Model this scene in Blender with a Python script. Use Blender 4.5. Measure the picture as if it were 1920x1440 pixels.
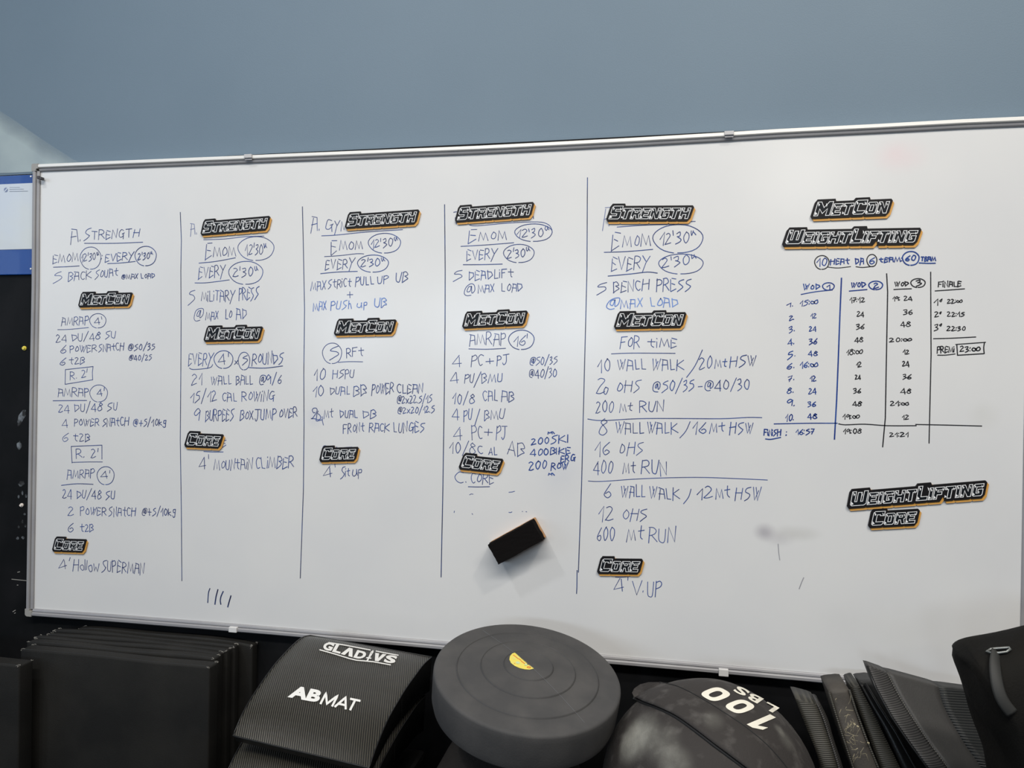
import bpy, bmesh, math, random
from mathutils import Vector, Matrix
from mathutils.bvhtree import BVHTree

for o in list(bpy.data.objects):
    bpy.data.objects.remove(o, do_unlink=True)
S = bpy.context.scene
COL = S.collection

# ------------------------------------------------------------------ camera
CAM = Vector((0.4384, -1.7262, 1.60))
RT = Vector((0.98151322, 0.19084193, 0.01453147)).normalized()
UP = Vector((-0.01473528, -0.00035144, 0.99989137)).normalized()
FW = Vector((-0.19082631, 0.98162072, -0.00246716)).normalized()
F = 1400.0
cd = bpy.data.cameras.new('camera')
cam = bpy.data.objects.new('camera', cd)
COL.objects.link(cam)
cd.sensor_fit = 'HORIZONTAL'
cd.sensor_width = 36.0
cd.lens = 36.0 * F / 1920.0
cd.clip_start = 0.05
m = Matrix((RT, UP, -FW)).transposed().to_4x4()
m.translation = CAM
cam.matrix_world = m
S.camera = cam

# ------------------------------------------------------------------ world, lights, exposure
w = bpy.data.worlds.new('world')
S.world = w
w.use_nodes = True
bg = w.node_tree.nodes['Background']
bg.inputs[0].default_value = (0.55, 0.72, 1.0, 1)
bg.inputs[1].default_value = 1.0

def area(name, loc, target, sx, sy, power, col, spread=180):
    l = bpy.data.lights.new(name, 'AREA')
    l.shape = 'RECTANGLE'
    l.size = sx
    l.size_y = sy
    l.energy = power
    l.color = col
    l.spread = math.radians(spread)
    o = bpy.data.objects.new(name, l)
    COL.objects.link(o)
    o.location = loc
    o.rotation_euler = (Vector(target) - Vector(loc)).to_track_quat('-Z', 'Y').to_euler()
    return o

def spot(name, loc, target, power, col, ang, blend, size):
    l = bpy.data.lights.new(name, 'SPOT')
    l.energy = power
    l.color = col
    l.spot_size = math.radians(ang)
    l.spot_blend = blend
    l.shadow_soft_size = size
    o = bpy.data.objects.new(name, l)
    COL.objects.link(o)
    o.location = loc
    o.rotation_euler = (Vector(target) - Vector(loc)).to_track_quat('-Z', 'Y').to_euler()
    return o

area('window_daylight', (-5.3, -3.6, 2.8), (0, -0.5, 1.5), 3.2, 2.2, 38, (0.75, 0.87, 1.0))
for wx in (-3.5, -1.9, -0.5):
    area('window_daylight', (wx, -7.55, 2.3), (wx, 0, 2.0), 0.6, 0.55, 32, (0.72, 0.85, 1.0))
area('strip_light', (0.7, -2.8, 4.28), (0.6, -1.5, 0), 4.6, 0.25, 172, (1.0, 0.965, 0.91))
spot('lamp_light_left', (-1.55, -1.75, 4.40), (-0.1, -0.1, 0.8), 108, (0.95, 0.97, 1.0), 70, 1.0, 0.12)
spot('lamp_light_right', (1.75, -1.75, 4.40), (0.25, -0.1, 0.8), 120, (1.0, 0.94, 0.84), 70, 1.0, 0.12)
spot('lamp_light_rear', (1.69, -5.2, 3.38), (0.75, 0, 1.9), 30, (1.0, 0.97, 0.93), 60, 1.0, 0.10)

S.view_settings.view_transform = 'Standard'
S.view_settings.look = 'None'
S.view_settings.gamma = 1.0
S.view_settings.use_curve_mapping = False
S.view_settings.exposure = 0.0

# ------------------------------------------------------------------ helpers
def ray(x, y):
    return FW + RT * ((x - 960) / F) + UP * ((720 - y) / F)

def at(x, y, Y):
    r = ray(x, y)
    return CAM + r * ((Y - CAM.y) / r.y)

def atz(x, y, Z):
    r = ray(x, y)
    return CAM + r * ((Z - CAM.z) / r.z)

MATS = {}
def mat(name, col, rough=0.5, metal=0.0, col2=None, scale=20.0, lo=0.4, hi=0.7, bump=0.0, bscale=200.0, spec=0.5, coat=0.0, detail=4.0):
    if name in MATS:
        return MATS[name]
    m_ = bpy.data.materials.new(name)
    m_.use_nodes = True
    nt = m_.node_tree
    b = nt.nodes['Principled BSDF']
    b.inputs['Base Color'].default_value = (*col, 1)
    b.inputs['Roughness'].default_value = rough
    b.inputs['Metallic'].default_value = metal
    b.inputs['Specular IOR Level'].default_value = spec
    b.inputs['Coat Weight'].default_value = coat
    tc = nt.nodes.new('ShaderNodeTexCoord')
    if col2:
        n = nt.nodes.new('ShaderNodeTexNoise')
        n.inputs['Scale'].default_value = scale
        n.inputs['Detail'].default_value = detail
        nt.links.new(tc.outputs['Object'], n.inputs['Vector'])
        r = nt.nodes.new('ShaderNodeValToRGB')
        r.color_ramp.elements[0].position = lo
        r.color_ramp.elements[1].position = hi
        r.color_ramp.elements[0].color = (*col, 1)
        r.color_ramp.elements[1].color = (*col2, 1)
        nt.links.new(n.outputs['Fac'], r.inputs['Fac'])
        nt.links.new(r.outputs['Color'], b.inputs['Base Color'])
    if bump:
        n2 = nt.nodes.new('ShaderNodeTexNoise')
        n2.inputs['Scale'].default_value = bscale
        n2.inputs['Detail'].default_value = 3
        nt.links.new(tc.outputs['Object'], n2.inputs['Vector'])
        bp = nt.nodes.new('ShaderNodeBump')
        bp.inputs['Strength'].default_value = bump
        bp.inputs['Distance'].default_value = 0.002
        nt.links.new(n2.outputs['Fac'], bp.inputs['Height'])
        nt.links.new(bp.outputs['Normal'], b.inputs['Normal'])
    MATS[name] = m_
    return m_

def ribbed(name, col, col2, axis, freq, rough=0.45, strength=0.6):
    """fabric with fine parallel ribs: relief and a slightly lighter crest"""
    m_ = bpy.data.materials.new(name)
    m_.use_nodes = True
    nt = m_.node_tree
    b = nt.nodes['Principled BSDF']
    b.inputs['Roughness'].default_value = rough
    tc = nt.nodes.new('ShaderNodeTexCoord')
    mp = nt.nodes.new('ShaderNodeMapping')
    mp.inputs['Rotation'].default_value = axis
    nt.links.new(tc.outputs['Object'], mp.inputs['Vector'])
    wv = nt.nodes.new('ShaderNodeTexWave')
    wv.wave_type = 'BANDS'
    wv.bands_direction = 'X'
    wv.inputs['Scale'].default_value = freq
    wv.inputs['Distortion'].default_value = 0.15
    nt.links.new(mp.outputs['Vector'], wv.inputs['Vector'])
    r = nt.nodes.new('ShaderNodeValToRGB')
    r.color_ramp.elements[0].color = (*col, 1)
    r.color_ramp.elements[1].color = (*col2, 1)
    r.color_ramp.elements[0].position = 0.3
    r.color_ramp.elements[1].position = 0.8
    nt.links.new(wv.outputs['Fac'], r.inputs['Fac'])
    nt.links.new(r.outputs['Color'], b.inputs['Base Color'])
    bp = nt.nodes.new('ShaderNodeBump')
    bp.inputs['Strength'].default_value = strength
    bp.inputs['Distance'].default_value = 0.002
    nt.links.new(wv.outputs['Fac'], bp.inputs['Height'])
    nt.links.new(bp.outputs['Normal'], b.inputs['Normal'])
    return m_

def obj(name, me, material, parent=None, smooth=False, loc=None):
    if isinstance(me, bmesh.types.BMesh):
        bm = me
        me = bpy.data.meshes.new(name)
        bm.to_mesh(me)
        bm.free()
    if material and not me.materials:
        me.materials.append(material)
    if smooth:
        for p in me.polygons:
            p.use_smooth = True
    o = bpy.data.objects.new(name, me)
    COL.objects.link(o)
    if loc is not None:
        o.location = loc
    if parent:
        o.parent = parent
    return o

def tag(o, label=None, cat=None, group=None, kind=None):
    if label: o['label'] = label
    if cat: o['category'] = cat
    if group: o['group'] = group
    if kind: o['kind'] = kind
    return o

def thing(name, loc, label, cat, group=None, rot=(0, 0, 0)):
    o = bpy.data.objects.new(name, None)
    o.empty_display_size = 0.05
    COL.objects.link(o)
    o.location = loc
    o.rotation_euler = rot
    return tag(o, label, cat, group)

def dup(root, loc, rot, scale, label):
    r = root.copy()
    COL.objects.link(r)
    r.location = loc
    r.rotation_euler = rot
    r.scale = scale
    r['label'] = label
    for c in list(root.children):
        d = c.copy()
        COL.objects.link(d)
        d.parent = r
    return r

def box(bm, x0, x1, y0, y1, z0, z1, bev=0.0, seg=2):
    r = bmesh.ops.create_cube(bm, size=1.0)
    vs = r['verts']
    for v in vs:
        v.co = Vector(((x0 + x1) / 2 + v.co.x * (x1 - x0), (y0 + y1) / 2 + v.co.y * (y1 - y0), (z0 + z1) / 2 + v.co.z * (z1 - z0)))
    if bev:
        es = set()
        for v in vs:
            es.update(v.link_edges)
        bmesh.ops.bevel(bm, geom=list(es), offset=bev, segments=seg, profile=0.5, affect='EDGES')
    return bm

def BX(x0, x1, y0, y1, z0, z1, bev=0.0, seg=2):
    return box(bmesh.new(), x0, x1, y0, y1, z0, z1, bev, seg)

def ribbon2(bm, pts, wdt, put, closed=False):
    """flat ribbon along 2-D points, 'put' turns (u, v) into a 3-D point"""
    P = [Vector(p) for p in pts]
    Q = [P[0]]
    for p in P[1:]:
        if (p - Q[-1]).length > 1e-6:
            Q.append(p)
    P = Q
    if closed and (P[0] - P[-1]).length < 1e-6:
        P.pop()
    n = len(P)
    if n < 2:
        return
    L = []
    for i in range(n):
        a = P[i - 1] if (i > 0 or closed) else None
        b = P[(i + 1) % n] if (i < n - 1 or closed) else None
        d1 = (P[i] - a).normalized() if a is not None else None
        d2 = (b - P[i]).normalized() if b is not None else None
        if d1 is None: d1 = d2
        if d2 is None: d2 = d1
        t = d1 + d2
        if t.length < 0.3:
            t = d1
        t = t.normalized()
        nn = Vector((-t.y, t.x))
        k = max(0.6, abs(nn.dot(Vector((-d1.y, d1.x)))))
        h = wdt / 2 / k
        e = Vector((0, 0))
        if not closed and i == 0: e = -d2 * wdt * 0.3
        if not closed and i == n - 1: e = d1 * wdt * 0.3
        L.append((bm.verts.new(put(P[i] + nn * h + e)), bm.verts.new(put(P[i] - nn * h + e))))
    rng = range(n) if closed else range(n - 1)
    for i in rng:
        a, b = L[i], L[(i + 1) % n]
        try:
            bm.faces.new((a[0], a[1], b[1], b[0]))
        except ValueError:
            pass

def smooth_pts(p, k=4, closed=False):
    n = len(p)
    if n < 3:
        return p
    out = []
    for i in range(n if closed else n - 1):
        g = (lambda j: p[j % n]) if closed else (lambda j: p[max(0, min(n - 1, j))])
        p0, p1, p2, p3 = g(i - 1), g(i), g(i + 1), g(i + 2)
        for s in range(k):
            t = s / k
            out.append(tuple(0.5 * (2 * p1[c] + (p2[c] - p0[c]) * t + (2 * p0[c] - 5 * p1[c] + 4 * p2[c] - p3[c]) * t * t + (3 * p1[c] - p0[c] - 3 * p2[c] + p3[c]) * t ** 3) for c in (0, 1)))
    if not closed:
        out.append(p[-1])
    return out

def prism(bm, poly, fa, fb):
    """solid between two images of one outline"""
    a = [bm.verts.new(fa(p)) for p in poly]
    b = [bm.verts.new(fb(p)) for p in poly]
    n = len(poly)
    bm.faces.new(a)
    bm.faces.new(b[::-1])
    for i in range(n):
        bm.faces.new((a[i], b[i], b[(i + 1) % n], a[(i + 1) % n]))
    bmesh.ops.recalc_face_normals(bm, faces=bm.faces)
    return bm

def cyl(bm, c, axis, r, h, seg=16, r2=None):
    q = Vector(axis).to_track_quat('Z', 'Y')
    mt = Matrix.Translation(c) @ q.to_matrix().to_4x4()
    bmesh.ops.create_cone(bm, cap_ends=True, segments=seg, radius1=r, radius2=r if r2 is None else r2, depth=h, matrix=mt)
    return bm

def tube(bm, pts, r, seg=8, closed=False, flat=1.0, ref=Vector((0, 0, 1))):
    n = len(pts)
    rings = []
    for i, p in enumerate(pts):
        a = pts[i - 1] if (i or closed) else pts[i]
        b = pts[(i + 1) % n] if (i < n - 1 or closed) else pts[i]
        t = (Vector(b) - Vector(a)).normalized()
        s = t.cross(ref)
        if s.length < 1e-3:
            s = t.cross(Vector((1, 0, 0)))
        s.normalize()
        u = s.cross(t).normalized()
        rings.append([bm.verts.new(Vector(p) + s * r * math.cos(k * 2 * math.pi / seg) + u * r * flat * math.sin(k * 2 * math.pi / seg)) for k in range(seg)])
    for i in range(n if closed else n - 1):
        A, B = rings[i], rings[(i + 1) % n]
        for k in range(seg):
            bm.faces.new((A[k], A[(k + 1) % seg], B[(k + 1) % seg], B[k]))
    if not closed:
        bm.faces.new(rings[0][::-1])
        bm.faces.new(rings[-1])
    bmesh.ops.recalc_face_normals(bm, faces=bm.faces)
    return bm

# ------------------------------------------------------------------ materials of the room
def wall_paint():
    m_ = mat('wall_grey_blue_paint', (0.135, 0.182, 0.222), 0.6, bump=0.12, bscale=320, spec=0.4)
    nt = m_.node_tree
    b = nt.nodes['Principled BSDF']
    tc = nt.nodes.new('ShaderNodeTexCoord')
    n = nt.nodes.new('ShaderNodeTexNoise')
    n.inputs['Scale'].default_value = 2.2
    n.inputs['Detail'].default_value = 5
    nt.links.new(tc.outputs['Object'], n.inputs['Vector'])
    r = nt.nodes.new('ShaderNodeValToRGB')
    r.color_ramp.elements[0].position = 0.3
    r.color_ramp.elements[1].position = 0.75
    r.color_ramp.elements[0].color = (0.122, 0.174, 0.223, 1)
    r.color_ramp.elements[1].color = (0.136, 0.190, 0.240, 1)
    nt.links.new(n.outputs['Fac'], r.inputs['Fac'])
    nt.links.new(r.outputs['Color'], b.inputs['Base Color'])
    return m_

def whiteboard_mat():
    m_ = mat('whiteboard_enamel', (0.70, 0.70, 0.69), 0.30, spec=0.5)
    nt = m_.node_tree
    b = nt.nodes['Principled BSDF']
    b.inputs['Roughness'].default_value = 0.24
    geo = nt.nodes.new('ShaderNodeNewGeometry')
    n = nt.nodes.new('ShaderNodeTexNoise')
    n.inputs['Scale'].default_value = 3.2
    n.inputs['Detail'].default_value = 6
    nt.links.new(geo.outputs['Position'], n.inputs['Vector'])
    r = nt.nodes.new('ShaderNodeValToRGB')
    r.color_ramp.elements[0].position = 0.3
    r.color_ramp.elements[1].position = 0.7
    r.color_ramp.elements[0].color = (0.635, 0.635, 0.635, 1)
    r.color_ramp.elements[1].color = (0.68, 0.675, 0.66, 1)
    nt.links.new(n.outputs['Fac'], r.inputs['Fac'])
    prev = r.outputs['Color']
    n3 = nt.nodes.new('ShaderNodeTexNoise')
    n3.inputs['Scale'].default_value = 14
    n3.inputs['Detail'].default_value = 5
    nt.links.new(geo.outputs['Position'], n3.inputs['Vector'])
    # rubbed marker smudges that stay on the enamel
    for (px, py, rx, rz, amt, colr) in ((1434, 998, .022, .018, .55, (.34, .32, .35)), (1462, 1010, .03, .016, .35, (.40, .38, .40)),
                                        (1492, 1000, .045, .016, .45, (.42, .41, .38)), (1690, 292, .05, .035, .3, (.75, .52, .54)),
                                        (1845, 780, .03, .03, .16, (.45, .44, .38)), (1860, 1010, .16, .12, .10, (.5, .5, .5)),
                                        (590, 782, .025, .025, .25, (.4, .42, .55)), (1050, 890, .05, .05, .15, (.45, .47, .55)),
                                        (1700, 1180, .2, .06, .12, (.52, .5, .44))):
        c = at(px, py, -0.02)
        v = nt.nodes.new('ShaderNodeVectorMath')
        v.operation = 'SUBTRACT'
        nt.links.new(geo.outputs['Position'], v.inputs[0])
        v.inputs[1].default_value = c
        v2 = nt.nodes.new('ShaderNodeVectorMath')
        v2.operation = 'MULTIPLY'
        nt.links.new(v.outputs[0], v2.inputs[0])
        v2.inputs[1].default_value = (1 / rx, 0, 1 / rz)
        ln = nt.nodes.new('ShaderNodeVectorMath')
        ln.operation = 'LENGTH'
        nt.links.new(v2.outputs[0], ln.inputs[0])
        mr = nt.nodes.new('ShaderNodeMapRange')
        mr.interpolation_type = 'SMOOTHSTEP'
        mr.inputs[1].default_value = 0.1
        mr.inputs[2].default_value = 1.4
        mr.inputs[3].default_value = amt * 2
        mr.inputs[4].default_value = 0
        nt.links.new(ln.outputs['Value'], mr.inputs[0])
        mu = nt.nodes.new('ShaderNodeMath')
        mu.operation = 'MULTIPLY'
        nt.links.new(mr.outputs[0], mu.inputs[0])
        nt.links.new(n3.outputs['Fac'], mu.inputs[1])
        mx = nt.nodes.new('ShaderNodeMix')
        mx.data_type = 'RGBA'
        nt.links.new(mu.outputs[0], mx.inputs[0])
        nt.links.new(prev, mx.inputs[6])
        mx.inputs[7].default_value = (*colr, 1)
        prev = mx.outputs[2]
    nt.links.new(prev, b.inputs['Base Color'])
    return m_

M_WALL = wall_paint()
M_BOARD = whiteboard_mat()
M_BLACKWALL = mat('black_wall_cladding', (0.006, 0.0065, 0.007), 0.5, col2=(0.010, 0.010, 0.011), scale=9, bump=0.1, bscale=90, spec=0.08)
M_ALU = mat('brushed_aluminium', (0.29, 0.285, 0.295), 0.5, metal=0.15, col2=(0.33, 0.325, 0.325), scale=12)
M_ALU_BRIGHT = mat('pale_aluminium', (0.80, 0.78, 0.74), 0.4, metal=0.2)
M_PLASTIC = mat('grey_cap_plastic', (0.30, 0.29, 0.27), 0.5)
M_CLIP = mat('clip_grey_plastic', (0.48, 0.47, 0.47), 0.45)
M_CONC = mat('floor_rubber', (0.03, 0.03, 0.032), 0.8, col2=(0.09, 0.09, 0.09), scale=160, lo=.55, hi=.75)
M_CEIL = mat('ceiling_grey', (0.18, 0.19, 0.2), 0.8)
M_STEEL = mat('rack_black_steel', (0.02, 0.02, 0.022), 0.4)

# ------------------------------------------------------------------ room shell
XL, XR, YR, ZC = -5.5, 5.0, -7.6, 4.6
tag(obj('floor', BX(XL, XR, YR, 0.1, -0.1, 0.0), M_CONC), kind='structure')
tag(obj('ceiling', BX(XL, XR, YR, 0.1, ZC, ZC + 0.1), M_CEIL), kind='structure')
tag(obj('wall_back', BX(XL, XR, 0.0, 0.12, 0.0, ZC), M_WALL), kind='structure')
tag(obj('wall_right', BX(XR, XR + 0.1, YR, 0.12, 0, ZC), M_WALL), kind='structure')
# left wall with its window opening
bm = bmesh.new()
for b_ in ((YR, -5.3, 0, ZC), (-1.9, 0.12, 0, ZC), (-5.3, -1.9, 0, 1.6), (-5.3, -1.9, 4.0, ZC)):
    box(bm, XL - 0.1, XL, b_[0], b_[1], b_[2], b_[3])
tag(obj('wall_left', bm, M_WALL), kind='structure')
wf = thing('window_1', (XL, -3.6, 1.6), None, None)
tag(wf, kind='structure')
for i, yy in enumerate((-1.7, -0.85, 0.0, 0.85, 1.7)):
    obj('mullion', BX(-0.06, 0.05, yy - 0.03, yy + 0.03, 0, 2.4), M_STEEL, wf)
for zz in (0.03, 1.2, 2.37):
    obj('transom', BX(-0.055, 0.045, -1.7, 1.7, zz - 0.03, zz + 0.03), M_STEEL, wf)
# rear wall with three small window openings
bm = bmesh.new()
for b_ in ((XL, -3.8, 0, ZC), (-3.2, -2.2, 2.02, 2.58), (-1.6, -0.8, 2.02, 2.58), (-0.2, XR, 0, ZC), (-3.8, -0.2, 0, 2.02), (-3.8, -0.2, 2.58, ZC)):
    box(bm, b_[0], b_[1], YR - 0.1, YR, b_[2], b_[3])
tag(obj('wall_rear', bm, M_WALL), kind='structure')

# black cladding on the lower wall; its top edge shows as a dark strip above the board
top = [(-300, 0), (65, 306), (430, 292), (550, 286), (900, 269.5), (1020, 264), (1340, 247.5), (1460, 242.5), (1600, 237), (1920, 219), (2100, 209)]
pl = [at(x, y, -0.006) for x, y in top[1:]]
pl[0].z = min(pl[0].z, 2.14)
poly = [(XL + .01, 0.01), (XL + .01, 2.13)] + [(p.x, p.z) for p in pl] + [(XR - .01, pl[-1].z), (XR - .01, 0.01)]
bm = prism(bmesh.new(), poly, lambda p: Vector((p[0], -0.006, p[1])), lambda p: Vector((p[0], -0.0002, p[1])))
lower = tag(obj('trim_1', bm, M_BLACKWALL), kind='structure')

# pale patch fading out at its slanted edge, on the grey paint, top left
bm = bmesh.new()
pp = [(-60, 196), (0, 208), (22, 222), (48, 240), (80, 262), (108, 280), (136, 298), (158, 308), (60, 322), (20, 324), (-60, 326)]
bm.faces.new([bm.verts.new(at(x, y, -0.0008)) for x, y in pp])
bm.faces.ensure_lookup_table()
M_PATCH = mat('pale_wall_patch', (0.42, 0.50, 0.51), 0.6, col2=(0.33, 0.40, 0.43), scale=7)
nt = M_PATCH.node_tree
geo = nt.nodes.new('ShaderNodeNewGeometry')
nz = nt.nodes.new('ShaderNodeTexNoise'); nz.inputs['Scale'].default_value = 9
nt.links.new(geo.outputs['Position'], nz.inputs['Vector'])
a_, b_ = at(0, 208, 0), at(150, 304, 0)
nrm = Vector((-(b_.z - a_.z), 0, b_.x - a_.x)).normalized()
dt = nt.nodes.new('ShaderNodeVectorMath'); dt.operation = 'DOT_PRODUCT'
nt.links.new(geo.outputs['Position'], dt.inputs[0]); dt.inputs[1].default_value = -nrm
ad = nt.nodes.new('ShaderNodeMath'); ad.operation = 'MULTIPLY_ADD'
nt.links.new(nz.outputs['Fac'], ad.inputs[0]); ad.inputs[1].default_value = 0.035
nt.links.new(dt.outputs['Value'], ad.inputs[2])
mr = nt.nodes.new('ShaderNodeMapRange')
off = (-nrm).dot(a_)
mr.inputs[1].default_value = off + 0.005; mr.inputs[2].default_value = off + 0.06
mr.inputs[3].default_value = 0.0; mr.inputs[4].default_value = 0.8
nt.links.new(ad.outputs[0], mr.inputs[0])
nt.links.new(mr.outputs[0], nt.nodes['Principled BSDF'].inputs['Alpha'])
wb = bpy.data.objects['wall_back']
obj('pale_patch', bm, M_PATCH, wb)

# small things on the black wall left of the board
def pin(px, py, r, col, nm, label, cat='fixing'):
    p = at(px, py, -0.006)
    bm = bmesh.new()
    cyl(bm, Vector((0, -0.003, 0)), (0, -1, 0), r, 0.006, 20, r * 0.7)
    cyl(bm, Vector((0, -0.0012, 0)), (0, -1, 0), r * 1.15, 0.0024, 20)
    return tag(obj(nm, bm, mat(nm + label[:6], col, 0.4), loc=p), label, cat)
pin(46.5, 653, 0.0052, (0.75, 0.62, 0.08), 'push_pin', 'small round yellow pin head on the black wall left of the whiteboard', 'pin')
pin(41.5, 947, 0.0045, (0.75, 0.68, 0.62), 'screw_head', 'small round whitish screw head on the black wall left of the whiteboard', 'screw')
M_CHALK = mat('chalk_smudge', (0.16, 0.18, 0.20), 0.9, col2=(0.012, 0.013, 0.014), scale=70, lo=.35, hi=.6)
for (px, py, a, b2, rot) in ((40, 783, .009, .022, .5), (36, 836, .008, .012, 0), (40, 907, .009, .007, -.5), (35, 931, .003, .005, 0), (42, 924, .003, .006, 0),
                              (49, 930, .003, .005, 0), (35, 988, .003, .004, 0), (42, 978, .003, .005, 0), (48, 986, .003, .004, 0), (33, 1009, .004, .004, 0), (43, 1008, .005, .004, 0), (46, 964, .004, .003, 0)):
    c = at(px, py, -0.0064)
    bm = bmesh.new()
    vs = []
    rr = random.Random(int(px * 7 + py))
    for k in range(14):
        t = k / 14 * 2 * math.pi
        q = 1 + rr.uniform(-.2, .2)
        x, z = a * q * math.cos(t), b2 * q * math.sin(t)
        vs.append(bm.verts.new((c.x + x * math.cos(rot) + z * math.sin(rot) * -1 * -1, c.y, c.z + z * math.cos(rot) - x * math.sin(rot))))
    bm.faces.new(vs)
    obj('chalk_mark', bm, M_CHALK, lower)
for a, b2 in (((22, 1086), (52, 1089)), ((24, 1147), (29, 1144)), ((27, 1150), (29, 1149)), ((33, 1073), (37, 1072)), ((32, 1097), (34, 1097))):
    bm = bmesh.new()
    ribbon2(bm, [a, b2], 1.2, lambda p: at(p[0], p[1], -0.0066))
    obj('scratch', bm, mat('scratch_pale', (0.3, 0.29, 0.26), 0.7), lower)

# ------------------------------------------------------------------ blue notice board
a_, b_ = at(62.5, 326, -0.02), at(62, 514, -0.02)
NX1, NZ1, NZ0 = a_.x, a_.z, b_.z
NX0 = NX1 - 0.62
nb = thing('notice_board', (NX0, -0.006, NZ0), 'blue notice board with a clear cover sheet left of the whiteboard', 'notice board')
W_, H_ = NX1 - NX0, NZ1 - NZ0
M_BLUE = mat('blue_board_plastic', (0.003, 0.055, 0.26), 0.6, spec=0.1)
M_PAPER = mat('notice_paper', (0.55, 0.60, 0.66), 0.7, col2=(0.6, 0.63, 0.62), scale=5)
obj('backing_panel', BX(0, W_, -0.008, 0, 0, H_, 0.0015), M_BLUE, nb)
zt = at(62, 342, -0.02).z - NZ0
zb = at(62, 466, -0.02).z - NZ0
obj('paper_sheet', BX(0.01, W_ - 0.0005, -0.0092, -0.0082, zb, zt), M_PAPER, nb)
g = bpy.data.materials.new('clear_cover'); g.use_nodes = True
gb = g.node_tree.nodes['Principled BSDF']
gn = g.node_tree
tr_ = gn.nodes.new('ShaderNodeBsdfTransparent'); gl_ = gn.nodes.new('ShaderNodeBsdfGlossy'); gl_.inputs['Roughness'].default_value = 0.02
fr_ = gn.nodes.new('ShaderNodeValue'); fr_.outputs[0].default_value = 0.018
mxs = gn.nodes.new('ShaderNodeMixShader')
gn.links.new(fr_.outputs[0], mxs.inputs[0]); gn.links.new(tr_.outputs[0], mxs.inputs[1]); gn.links.new(gl_.outputs[0], mxs.inputs[2])
gn.links.new(mxs.outputs[0], gn.nodes['Material Output'].inputs['Surface'])
obj('clear_cover', BX(0.001, W_ - 0.001, -0.0135, -0.0115, 0.001, H_ - 0.001), g, nb)
# small dark letterhead lines (unreadable print) and a round emblem
M_PRINT = mat('grey_print', (0.22, 0.25, 0.30), 0.7)
bm = bmesh.new()
rr = random.Random(4)
for (y0, x0, x1, h) in ((351.5, 18, 37, 1.4), (355, 18, 44, 1.6), (359, 18, 52, 2.0)):
    x = x0
    while x < x1:
        l_ = rr.uniform(1.0, 2.6)
        ribbon2(bm, [(x, y0 - (x - 18) * .02), (min(x + l_, x1), y0 - (x - 18) * .02)], h * .55, lambda p: at(p[0], p[1], -0.0156))
        x += l_ + 0.7
o = obj('print_line', bm, M_PRINT, nb)
o.matrix_parent_inverse = Matrix.Translation(-nb.location)
c = at(11, 356, -0.0156)
bm = bmesh.new()
cyl(bm, c, (0, -1, 0), 0.0062, 0.0004, 24)
o = obj('round_emblem', bm, mat('emblem_blue', (0.16, 0.2, 0.34), .6), nb)
o.matrix_parent_inverse = Matrix.Translation(-nb.location)
bm = bmesh.new()
ribbon2(bm, [(8.5, 359), (13.5, 353.5)], 1.6, lambda p: at(p[0], p[1], -0.0162))
o = obj('emblem_bar', bm, mat('emblem_white', (.6, .65, .7), .6), nb)
o.matrix_parent_inverse = Matrix.Translation(-nb.location)
for (px, py) in ((60.5, 504), (60.8, 331)):
    p = at(px, py, -0.02)
    bm = bmesh.new()
    cyl(bm, Vector((p.x - NX0 - .003, -0.0155, p.z - NZ0)), (0, -1, 0), 0.0022, 0.002, 14)
    obj('screw', bm, M_ALU_BRIGHT, nb)

# ------------------------------------------------------------------ whiteboard
YB = -0.02     # writing surface
wbd = thing('whiteboard', (0, 0, 0.966), 'large white marker board with a grey aluminium frame, covered in handwriting', 'whiteboard')
WO = Matrix.Translation(-Vector((0, 0, 0.966)))
def wpart(name, bm, material, smooth=False):
    o = obj(name, bm, material, wbd, smooth)
    o.matrix_parent_inverse = WO
    return o
TOPI = [(76.3, 321.7), (250, 314.5), (430, 307.5), (550, 302.5), (720, 296), (900, 288.8), (1020, 283), (1180, 275), (1340, 266), (1460, 258.8), (1640, 250), (1800, 241.5), (1931, 236.0)]
BOTI = [(64, 1141), (230, 1153), (400, 1166.3), (520, 1176), (780, 1198), (1040, 1220), (1300, 1242), (1420, 1252.5), (1620, 1270), (1812, 1287), (1911, 1296)]
LEFI = [(76.3, 321.7), (75.2, 400), (74.2, 540), (70, 760), (67, 950), (64, 1141)]
RIGI = [(1931, 236.0), (1926, 560), (1920, 811), (1915, 1100), (1911, 1296)]
outl = TOPI + RIGI[1:] + BOTI[::-1][1:] + LEFI[::-1][1:-1]
poly = [at(x, y, YB) for x, y in outl]
bm = prism(bmesh.new(), poly, lambda p: Vector((p.x, YB, p.z)), lambda p: Vector((p.x, -0.007, p.z)))
wpart('writing_surface', bm, M_BOARD)
# frame rails: profile (outward, forward from surface)
PRO_IN = [(-0.0006, 0.0), (-0.0006, 0.0035), (0.0012, 0.005), (0.0050, 0.0062), (0.0062, 0.0045), (0.0072, 0.0045)]
PRO_OUT = [(0.0070, 0.0045), (0.0078, 0.0085), (0.0095, 0.0100), (0.0150, 0.0100), (0.0172, 0.0080), (0.0178, 0.0040), (0.0178, -0.0125)]
def rail(path, outdir, pro, name, material):
    bm = bmesh.new()
    P = [at(x, y, YB) for x, y in path]
    rows = []
    for p in P:
        rows.append([bm.verts.new(p + outdir * o_ + Vector((0, -f_, 0))) for o_, f_ in pro])
    for i in range(len(rows) - 1):
        for k in range(len(pro) - 1):
            bm.faces.new((rows[i][k], rows[i][k + 1], rows[i + 1][k + 1], rows[i + 1][k]))
    for f_ in bm.faces:
        f_.smooth = False
    return wpart(name, bm, material)
Z1, X1 = Vector((0, 0, 1)), Vector((1, 0, 0))
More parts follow.
